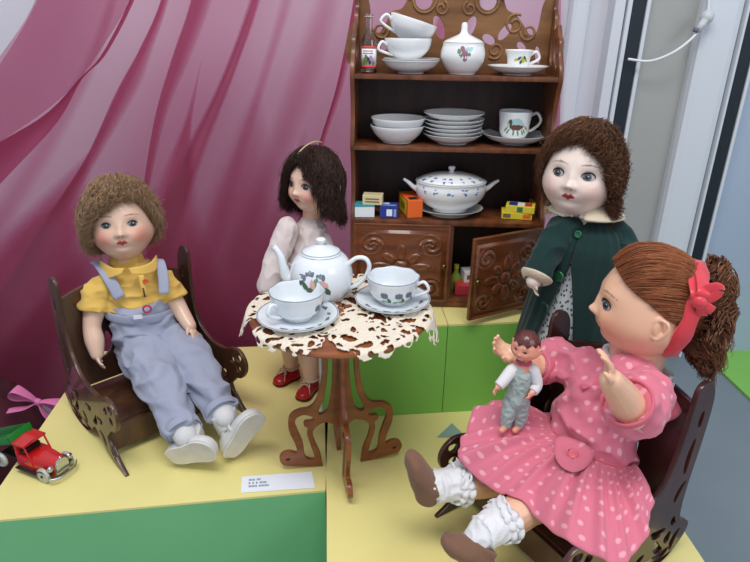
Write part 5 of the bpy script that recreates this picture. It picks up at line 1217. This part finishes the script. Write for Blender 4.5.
path=base[None,None]+bk*(out_*(1-.45*s)+.0)[...,None]+upv*(hz_*fan*1.35+.004*s-.75*L*s**2*(.35+.65*(rr*.5+.5*(hz_<0))))[...,None]+sx_*(hx*fan)[...,None]
w_=2*PI*3.2*s
path=path+(upv*(np.sin(w_+ph)*.0045*np.clip(s*3,0,1))[...,None]+sx_*(np.cos(w_*1.1+ph)*.0045*np.clip(s*3,0,1))[...,None]+bk*(np.cos(w_*.9+ph*2)*.0035)[...,None])
pt=strands(path,.00045,'7C5238',.3)
build('ponytail',pt,M_hair,hr4,origin=O,vc=True)
M_rib=mat('red_satin','D83A46',.35,sheen=.3,bump=.1,bscale=400)
q=[];N_=48
rc=h4.c+bk*.028+upv*.002; tl=nrm(bk+upv*-.12)
e1=nrm(upv-tl*np.dot(upv,tl)); e2=np.cross(tl,e1)
rb=[]
for t in np.linspace(0,2*PI,N_,endpoint=False):
    rb.append(rc+e1*math.cos(t)*.0500+e2*math.sin(t)*.0440)
def bandrings(pts,w,thk):
    pts=A(pts); out=[]
    for i,pp in enumerate(pts):
        ra=nrm(pp-rc); ww=w*(1+.12*math.sin(5*i)); out.append([pp-tl*ww/2,pp+tl*ww/2+ra*.0005,pp+tl*ww/2+ra*thk,pp+ra*(thk+.0008*math.sin(i*2.)),pp-tl*ww/2+ra*thk])
    return out
rr_=bandrings(rb,.015,.0020); v_,f_=loft(rr_+[rr_[0]],cap=False)
rib=build('hair_ribbon',MB().add((v_,f_)),M_rib,B4,origin=O)
Rw=np.stack([nrm(e1*.9+tl*.3),nrm(np.cross(e1,tl)),nrm(tl-e1*.2)],1)
knot=rc+e1*.026-e2*.0420
if (knot-rc)@A([0,-1,0])<0: knot=rc+e1*.026+e2*.0420
kd=nrm(knot-rc)
def loopband(pts,w,side):
    pts=[knot+(q-knot)*.72 for q in pts]; w=w*.8
    return tube(pts,A([(w,.0011)]*len(pts)),12,6,side=side)
mb=MB(); top=rc+e1*.050
mb.add(loopband([knot+kd*.002,knot+e1*.014+kd*.006,top+e1*.004+kd*.004,top+e1*.006-tl*.006,top-tl*.010+kd*.008,knot+e1*.010+kd*.003-tl*.006,knot+kd*.002],.0075,tl))
mb.add(loopband([knot+kd*.002,knot+kd*.008+e1*.01+tl*.012,knot+kd*.009+e1*.022+tl*.014,knot+kd*.004+e1*.018+tl*.004,knot+kd*.002],.006,e1))
mb.add(loopband([knot+kd*.003,knot+kd*.007-e1*.008+tl*.006,knot+kd*.004-e1*.018+tl*.010],.0065,tl)); mb.add(loopband([knot+kd*.003,knot+kd*.008-e1*.006+tl*.012,knot+kd*.005-e1*.008+tl*.020],.0055,e1))
mb.add(sphere(knot+kd*.003,(.007,.007,.007),10,14))
build('ribbon_bow',mb,M_rib,rib,origin=O)
# dress
M_pink=dots_mat('pink_polka_cotton','D8758A','EBA6B4',62,.125,rnd=.45,edge=.09)
ax_up=nrm(N-W4)
def uvp(v): return plan_uv(v,W4,w4*.75+d4*-.66*0+A([0,0,0]),ax_up,1.0)
it=limb([N-ax_up*.010,C4+ax_up*.012,C4-ax_up*.012,W4,W4-ax_up*.012],A([(.036,.028),(.049,.040),(.050,.043),(.0515,.0445),(.0515,.0445)]),side=w4)
mN=(shN+elN)/2
it+=limb([shN-w4*.020+A([0,0,.004]),shN,mN,elN*.8+mN*.2],A([.022,.0255,.0275,.025])); it.append(tube([mN,elN,elN*.70+wrN*.30],A([.026,.0240,.0225]),24,4))
mF=(shF+elF)/2
it+=limb([shF+w4*.030,shF,mF],A([.026,.0235,.0235])); it.append(tube([shF,mF,elF*.75+mF*.25],A([.0235,.0235,.021]),22,4))
v,f=fuse(it,.0016,3); v,f=wrinkle((v,f),.007,(32,32,32),5,True); v,f=wrinkle((v,f),.0025,(80,80,80),3)
def cyl_uv(v,lines):
    best=np.full(len(v),9.); uv=np.zeros((len(v),2)); 
    for k_,(a_,b_,r_,bias) in enumerate(lines):
        ab=b_-a_; L_=np.linalg.norm(ab); ab=ab/L_; t_=np.clip((v-a_)@ab,0,L_); c_=a_+t_[:,None]*ab; d_=v-c_; D_=np.linalg.norm(d_,axis=1)-bias
        x_=nrm(np.cross(ab,(.3,-.9,.2))); y_=np.cross(ab,x_); s_=np.arctan2(d_@x_,d_@y_)*r_
        m_=D_<best; best[m_]=D_[m_]; uv[m_]=np.stack([s_+k_*.37,(v-a_)@ab+k_*.21],1)[m_]
    return uv
bod=build('dress',MB().add((v,f)),M_pink,B4,origin=O,uv=cyl_uv(v,[(W4,N,.047,.045),(shN,mN,.027,.026),(shF,mF,.024,.024)]))
def hemring(c,d_,r,m,par,name,wd=.004,th=.0016,ruff=0,n=40,frill=0,rat=1.):
    x_,y_,z_=basis(d_,(0,0,1)); q=[c+(x_*math.cos(t)+z_*math.sin(t)*rat)*(r+ruff*math.sin(frill*t)) for t in np.linspace(0,2*PI,n,endpoint=False)]
    return build(name,MB().add(tube(q,A([(th,wd)]*n),8,1,closed=True)),m,par,origin=O)
M_pinkp=cloth('pink_binding','D8667A')
hemring(elN*.70+wrN*.30,nrm(wrN-elN),.0228,M_pinkp,bod,'sleeve_hem',.0045,.0018)
hemring(elF*.75+mF*.25,nrm(wrF-elF),.0212,M_pinkp,bod,'sleeve_hem',.004,.0016)
# skirt
def bez(a,b,c,t): return a*(1-t)**2+2*b*t*(1-t)+c*t*t
hem_pts=A([P(478,409,.575),P(462,434,.545),P(459,456,.52),P(478,478,.505),P(502,494,.485),P(530,513,.462),P(562,536,.418),P(595,556,.398),P(622,564,.392),P(641,545,.41),P(650,515,.44),P(652,488,.475),[.285,.56,.075],[.26,.60,.07],[.22,.625,.075],[.17,.625,.10],P(505,404,.60)])
hem=cr(hem_pts,10,True); M_=len(hem)
wa=[]; 
for i in range(M_):
    v_=hem[i]-W4; a_=math.atan2(v_@w4,v_@d4); wa.append(a_)
wa=np.unwrap(wa); K=220
lin_t=np.linspace(0,M_,K,endpoint=False); H_=np.stack([np.interp(lin_t,range(M_+1),np.append(hem[:,i],hem[0,i])) for i in range(3)],1)
wa_t=np.interp(lin_t,range(M_+1),np.append(wa,wa[0]+np.sign(wa[-1]-wa[0])*2*PI))
e_d=nrm(d4-ax_up*np.dot(d4,ax_up)); 
Wr=A([W4+(w4*math.sin(a_)*.0500+e_d*math.cos(a_)*.0430) for a_ in wa_t])
rings=[]; NL=34
for j in range(NL):
    t=j/(NL-1); mid=(Wr+H_)/2+A([0,0,.020])+nrm(d4)*.006
    q=Wr*(1-t)**2+2*mid*t*(1-t)+H_*t*t
    rad=q-(W4*(1-t)+(A([.19,.53,.09]))*t); nn=rad/(np.linalg.norm(rad,axis=1)[:,None]); nn=nn*.5+A([0,0,.6])
    ph=lin_t/M_*2*PI; pl=(.0032*np.sin(17*ph+.8*np.sin(3*ph))+.0018*np.sin(31*ph+1.))*min(1,t*2.5)*(1.3-.5*t)+.0035*np.sin(7*ph+t*2)*t
    rings.append(q+nn*pl[:,None])
segs=[(hN,kN,.0235,.0215),(kN,aN,.0215,.017),(hF,kF,.0235,.0215),(kF,aF,.0215,.017),(H4,hN,.036,.026),(H4,hF,.036,.026)]
for q in rings:
    for a_,b_,r0_,r1_ in segs:
        for _ in range(2):
            ab=b_-a_; t_=np.clip(((q-a_)@ab)/(ab@ab),0,1); c_=a_+t_[:,None]*ab; dv=q-c_; dv[:,2]=np.maximum(dv[:,2],-.3*np.abs(dv[:,2])); D_=np.linalg.norm(dv,axis=1); R_=r0_+(r1_-r0_)*t_+.0045
            m_=(np.linalg.norm(q-c_,axis=1)<R_)&(q[:,2]>c_[:,2]-.004); q[m_]=(c_+dv/(D_[:,None]+1e-9)*R_[:,None])[m_]
outer=rings; inner=[r_-A([0,0,.0016]) for r_ in rings]
v,f=loft(outer+inner[::-1],cap=False)
v=A(v); nn=len(v)//2
u_=np.tile(lin_t/M_,2*NL); tt=np.concatenate([np.repeat(np.linspace(0,1,NL),K),np.repeat(np.linspace(1,0,NL),K)])
al_len=np.concatenate([[0],np.cumsum(np.linalg.norm(np.diff(H_,axis=0),axis=1))]); al_len=np.tile(al_len,2*NL)
sc4=(.45+.55*tt); uv=np.stack([al_len*.85+0*tt,tt*.125],1)
sk=build('skirt',MB().add((v,f)),M_pink,bod,origin=O,uv=uv)
# waist seam, pocket tab with button
q=[W4+(w4*math.sin(a_)*.0530+e_d*math.cos(a_)*.0462)+ax_up*.0005 for a_ in np.linspace(0,2*PI,60,endpoint=False)]
build('waist_seam',MB().add(tube(q,A([(.0012,.0022)]*60),8,1,closed=True)),M_pinkp,bod,origin=O)
from mathutils.bvhtree import BVHTree
def raydist(objs,px,py,default):
    o_=Vector((0,0,CH)); p_=P(px,py,1.); dr_=(Vector(p_.tolist())-o_).normalized(); best=None
    for ob in objs:
        off=Vector(O.tolist()); bv=ob.get('_x'); t_=TREES[ob.name]; h=t_.ray_cast(o_-off,dr_)
        if h[0] is not None and (best is None or h[3]<best[1]): best=(A(h[0])+O,h[3],A(h[1]))
    return best
TREES={ob.name:BVHTree.FromPolygons([tuple(x.co) for x in ob.data.vertices],[tuple(p_.vertices) for p_ in ob.data.polygons]) for ob in (bod,sk)}
def onsurf(px,py,off=.0012):
    h=raydist((bod,sk),px,py,None)
    if h is None: return P(px,py,.47)
    n_=h[2]; 
    if n_@(A([0,0,CH])-h[0])<0: n_=-n_
    return h[0]+n_*off
def surfpatch(outl,off,m,name,par,lbl=None,rings_=4):
    c=A(outl,float).mean(0); v=[onsurf(c[0],c[1],0)]; px_=[c]; n_=len(outl); f=[]
    for k_ in range(1,rings_+1):
        for q in outl: qq=c+(A(q)-c)*k_/rings_; v.append(onsurf(qq[0],qq[1],0)); px_.append(qq)
    cam0=A([0,0,CH]); V_=A(v); px_=A(px_)-c; D_=V_-cam0; tt_=np.linalg.norm(D_,axis=1); dn_=D_/tt_[:,None]
    M3=np.stack([np.ones(len(px_)),px_[:,0],px_[:,1],px_[:,0]**2,px_[:,1]**2,px_[:,0]*px_[:,1]],1); cf_,*_r=np.linalg.lstsq(M3,tt_,rcond=None); ft_=M3@cf_; ft_=ft_-max(0,np.percentile(ft_-tt_,97))-off*.5
    v=list(cam0+dn_*ft_[:,None]); TABC.append(cam0+dn_[0]*ft_[0])
    for j in range(n_):
        f.append((0,1+j,1+(j+1)%n_))
        for k_ in range(rings_-1): a_=1+k_*n_+j; b_=1+k_*n_+(j+1)%n_; f.append((a_,b_,b_+n_,a_+n_))
    top=A(v); to=A([0,0,CH])-top; to/=np.linalg.norm(to,axis=1)[:,None]; bot=top-to*.0022; v2=np.concatenate([top,bot]); L_=len(v)
    f+= [tuple(L_+i for i in q[::-1]) for q in list(f)]; b0=1+(rings_-1)*n_
    for j in range(n_): a_=b0+j; b_=b0+(j+1)%n_; f.append((a_,a_+L_,b_+L_,b_))
    return build(name,MB().add((v2,f)),m,par,origin=O,label=lbl,uv=np.stack([v2@nrm(w4),v2[:,2]],1))
tab=[(557,435),(570,437),(585,443),(594,451),(592,460),(584,469),(573,472),(563,468),(556,459),(554,447)]
tabc=[tuple(q) for q in cr(A([(a,b,0) for a,b in tab]),3,True)[:,:2]]
TABC=[]
tb_=surfpatch(tabc,.0042,M_pink,'pocket_tab',bod)
bn=nrm(A([0,0,CH])-TABC[0]); bp_=TABC[0]+bn*.0022
bt=build('button',MB().add(disc(bp_,bn,.0052,.0026)),mat('pink_button','E06A78',.3),bod,origin=O)
# collar flaps and lace neck
nd=nrm(h4.c*.5+C4*-.5+A([0,0,0])); cx_,cy_2,cz_=basis(d4,nd)
def col4(a0,a1):
    def fn(u,w):
        a_=a0+(a1-a0)*u; e=cx_*math.sin(a_)-cy_2*math.cos(a_); tp_=1 if .08<u<.92 else .5; ww=w*tp_
        return N+nd*(-.004-.016*ww)+e*(.0345+.0185*ww)*(1+.05*abs(math.sin(a_))*ww),nrm(e*.6+nd)
    return panel_on(fn,36,8,.0022)
build('collar',MB().add(col4(.10,PI-.03)).add(col4(PI+.03,2*PI-.10)),M_pinkp,bod,origin=O)
M_lw=cloth('white_lace','E6E6E8',.6,400)
nd=nrm(h4.c-N); lk=MB()
for k_,(o_,r_) in enumerate(((.016,.0325),(.009,.0375))):
    x_=nrm(w4-ax_up*(w4@ax_up)); z_=np.cross(ax_up,x_); lk.add(tube([N+ax_up*o_+(x_*math.cos(t)+z_*math.sin(t)*.86)*(r_+.0012*math.sin(26*t)) for t in np.linspace(0,2*PI,156,endpoint=False)],A([(.0013,.0040)]*156),6,1,closed=True))
build('lace_collar',lk,M_lw,bod,origin=O)
# socks and slippers
M_felt=cloth('brown_felt','7E5C48',.5,400,.95,.12,40)
def sock(a_,k_,foot,rr0,fr):
    d_=nrm(a_-k_); it=[tube([a_-d_*.022,a_-d_*.012,a_,a_+d_*.010],A([.0225,.0195,.0175,.0185])*rr0,24,4)]; it+=limb([a_+d_*.006,foot],[.016,.013])
    v,f=fuse(it,.0014,2); v,f=wrinkle((v,f),.0016,(90,90,90),4,True); so=build('sock',MB().add((v,f)),M_lw,B4,origin=O)
    x_,y_,z_=basis(d_,(0,0,1))
    for c_,r_,am in ((a_-d_*.022,.0220*rr0,.0009),(a_-d_*.014,.0198*rr0,.0008)):
        q=[c_+(x_*math.cos(t)+z_*math.sin(t))*(r_+am*math.sin(fr*t))+d_*am*math.cos(fr*t) for t in np.linspace(0,2*PI,170,endpoint=False)]
        build('lace_frill',MB().add(tube(q,A([(.0012,.0052)]*170),6,1,closed=True)),M_lw,so,origin=O)
    return so
def slipper(heel,toe,up,w,hg):
    f_=nrm(toe-heel); up=nrm(A(up)-f_*np.dot(up,f_)); sd=np.cross(f_,up); L_=np.linalg.norm(toe-heel)
    it=[tube([heel+up*.004,heel+f_*L_*.12+up*.009,heel+f_*L_*.35+up*.011,heel+f_*L_*.62+up*.009,heel+f_*L_*.86+up*.007,toe+up*.005],A([(.006,.006),(.0150,.013),(.0165,.0150),(.0175,.0125),(.0145,.0095),(.004,.004)]),24,6,side=sd)]
    it.append(tube([heel+f_*L_*.30+up*.008,heel+f_*L_*.30+up*.024],[.0155,.0165],22,3))
    v,f=fuse(it,.0013,3); v,f=wrinkle((v,f),.0012,90,4); return build('slipper',MB().add((v,f)),M_felt,B4,origin=O)
slF=(P(421,503,.512),P(404,455,.500)); slN=(P(483,572,.436),P(439,545,.432))
sock(aF,kF,slF[0]*.55+slF[1]*.45+A([.012,.0,.0]),1.0,17); sock(aN,kN,slN[0]*.6+slN[1]*.4+A([.006,.008,.010]),1.0,15)
slipper(*slF,(.92,.1,.0),.036,.030)
slipper(*slN,(.55,.35,.62),.040,.034)
# ===== tiny celluloid doll =====
TREES={ob.name:BVHTree.FromPolygons([tuple(x.co) for x in ob.data.vertices],[tuple(p_.vertices) for p_ in ob.data.polygons]) for ob in (bod,sk)}
hit=onsurf(515,427,.0005); Yt=float(hit[1]); print('tiny base',hit)
O5=A([hit[0],hit[1],hit[2]]); B5=empty('miniature_doll',O5,'tiny brown-haired boy doll in pale grey-green rompers, standing on the pink dress','doll')
Y5=Yt+.002
h5=Head(P(526,346,Y5),(-.62,-.76,-.05),(.10,0,1),.034,a=.42,b=.44,k=.9)
n5=P(524,361,Y5); c5=P(521,374,Y5); w5=P(518,390,Y5); hp5=P(516,400,Y5)
hl5,kl5,fl5=P(511,402,Y5),P(508,414,Y5-.002),P(506,426,Y5-.003); hr5,kr5,fr5=P(522,402,Y5),P(521,414,Y5),P(519,426,Y5)
it=[h5.mesh(50,64)]+h5.ears()+limb([h5.c,n5,c5,w5],[.008,.0055,.009,.009])
a5=[P(512,370,Y5),P(504,380,Y5-.006),P(498,387,Y5-.010)]; b5=[P(533,370,Y5),P(537,384,Y5-.003),P(532,393,Y5-.010)]
for q in (a5,b5): it+=limb(q,[.0048,.0042,.0036])
it+=hand(a5[2],a5[2]-a5[1],(.5,-.5,0),.010,.3,1,wr=.32,r=.11); it+=hand(b5[2],b5[2]-b5[1],(-.5,.3,0),.010,.3,-1,wr=.32,r=.11)
it+=limb([hl5,kl5,fl5],[.006,.0055,.004])+limb([hr5,kr5,fr5],[.006,.0055,.004])
for ft_ in (fl5,fr5): it+=limb([ft_,ft_+A([-.006,-.007,-.0005])],[.0038,.0036],12)
def post5(v,c):
    L=h5.loc(v); x,y,z=L[:,0],L[:,1],L[:,2]; wv=.05*np.sin(9*np.arctan2(x,-y)); m_=((z>.20+wv-.55*np.clip(y+.1,0,1)))&(z<.8)&(np.abs(x)<.7)
    c[m_]=A(lin('5A2A28')[:3]); 
    for sg in (-1,1): e=((x-sg*.16)/.06)**2+((z-.0)/.035)**2<1; c[e&(y<0)]=A(lin('2A2A34')[:3])
    return c
body('body',it,h5,B5,O5,'E8A088','E07060',vox=.0007,post=post5,bl=.6,smooth=1)
hw=MB(); 
v,f=sphere((0,0,0),1,24,36); d_=v.copy(); v=v*A([h5.a,h5.b,.5])*1.05
keep=[q for q in f if all((d_[i,2]*.5>.20-.50*max(d_[i,1]*h5.b+.1,0)+.05*math.sin(9*math.atan2(d_[i,0],-d_[i,1]))) for i in q)]
v=v*(1+.025*np.sin(14*np.arctan2(d_[:,0],-d_[:,1])+8*d_[:,2]))[:,None]
build('moulded_hair',MB().add((h5.w(v),keep)),mat('moulded_brown','5E2C28',.3,coat=.3),B5,origin=O5)
M_romp=cloth('grey_green_knit','A9B8B4',.7,500); M_wsl=cloth('white_cotton','E4E2E4')
it=limb([c5+A([0,0,.004]),c5,w5,hp5],A([(.0095,.0085),(.0115,.010),(.0115,.0105),(.0130,.011)]),side=(.77,-.63,0))
for q in ((hl5,kl5,fl5),(hr5,kr5,fr5)): it+=limb([q[0],q[1],q[2]+A([0,0,.003])],[.0085,.0078,.0062])
v,f=fuse(it,.0009,1); v,f=wrinkle((v,f),.0012,140,3,True); rp=build('rompers',MB().add((v,f)),M_romp,B5,origin=O5)
for q in (a5,b5): build('sleeve',MB().add(tube([q[0]+ (c5-q[0])*.25,q[0],q[1],q[2]*.85+q[1]*.15],A([.0060,.0066,.0062,.0056]),16,4)),M_wsl,rp,origin=O5)
nk=MB(); nk.add(tube([n5+A([math.cos(t)*.0068,math.sin(t)*.0064,-.0006+.0008*math.sin(6*t)]) for t in np.linspace(0,2*PI,30,endpoint=False)],[.0019]*30,8,1,closed=True)); build('collar',nk,mat('crimson_cloth','B8506A',.8),rp,origin=O5)
# straw wisp behind the skirt
build('straw_wisp',tw,mat('straw','B8B050',.8),label='small wisp of yellow straw on the plinth behind the pink skirt',cat='straw')
# ---------- light ----------
def area(n,loc,tgt,sx,sy,e,col=(1,1,1)):
    l=bpy.data.lights.new(n,'AREA'); l.shape='RECTANGLE'; l.size=sx; l.size_y=sy; l.energy=e; l.color=col
    o=bpy.data.objects.new(n,l); COL.objects.link(o); o.location=loc; o.rotation_euler=(Vector(tgt)-Vector(loc)).to_track_quat('-Z','Y').to_euler(); return o
area('ceiling_lamp',(-.15,.05,1.9),(0,.75,.1),1.3,.5,17,(1,.98,.95))
area('window_light',(1.4,-.6,1.3),(.1,.8,.2),.9,.9,7,(.90,.95,1))
W=bpy.data.worlds.new('world'); SC.world=W; W.use_nodes=True; W.node_tree.nodes['Background'].inputs[0].default_value=(.80,.86,1,1); W.node_tree.nodes['Background'].inputs[1].default_value=.45
SC.view_settings.view_transform='Standard'; SC.view_settings.look='None'; SC.view_settings.gamma=1; SC.view_settings.exposure=.42; SC.view_settings.use_curve_mapping=False
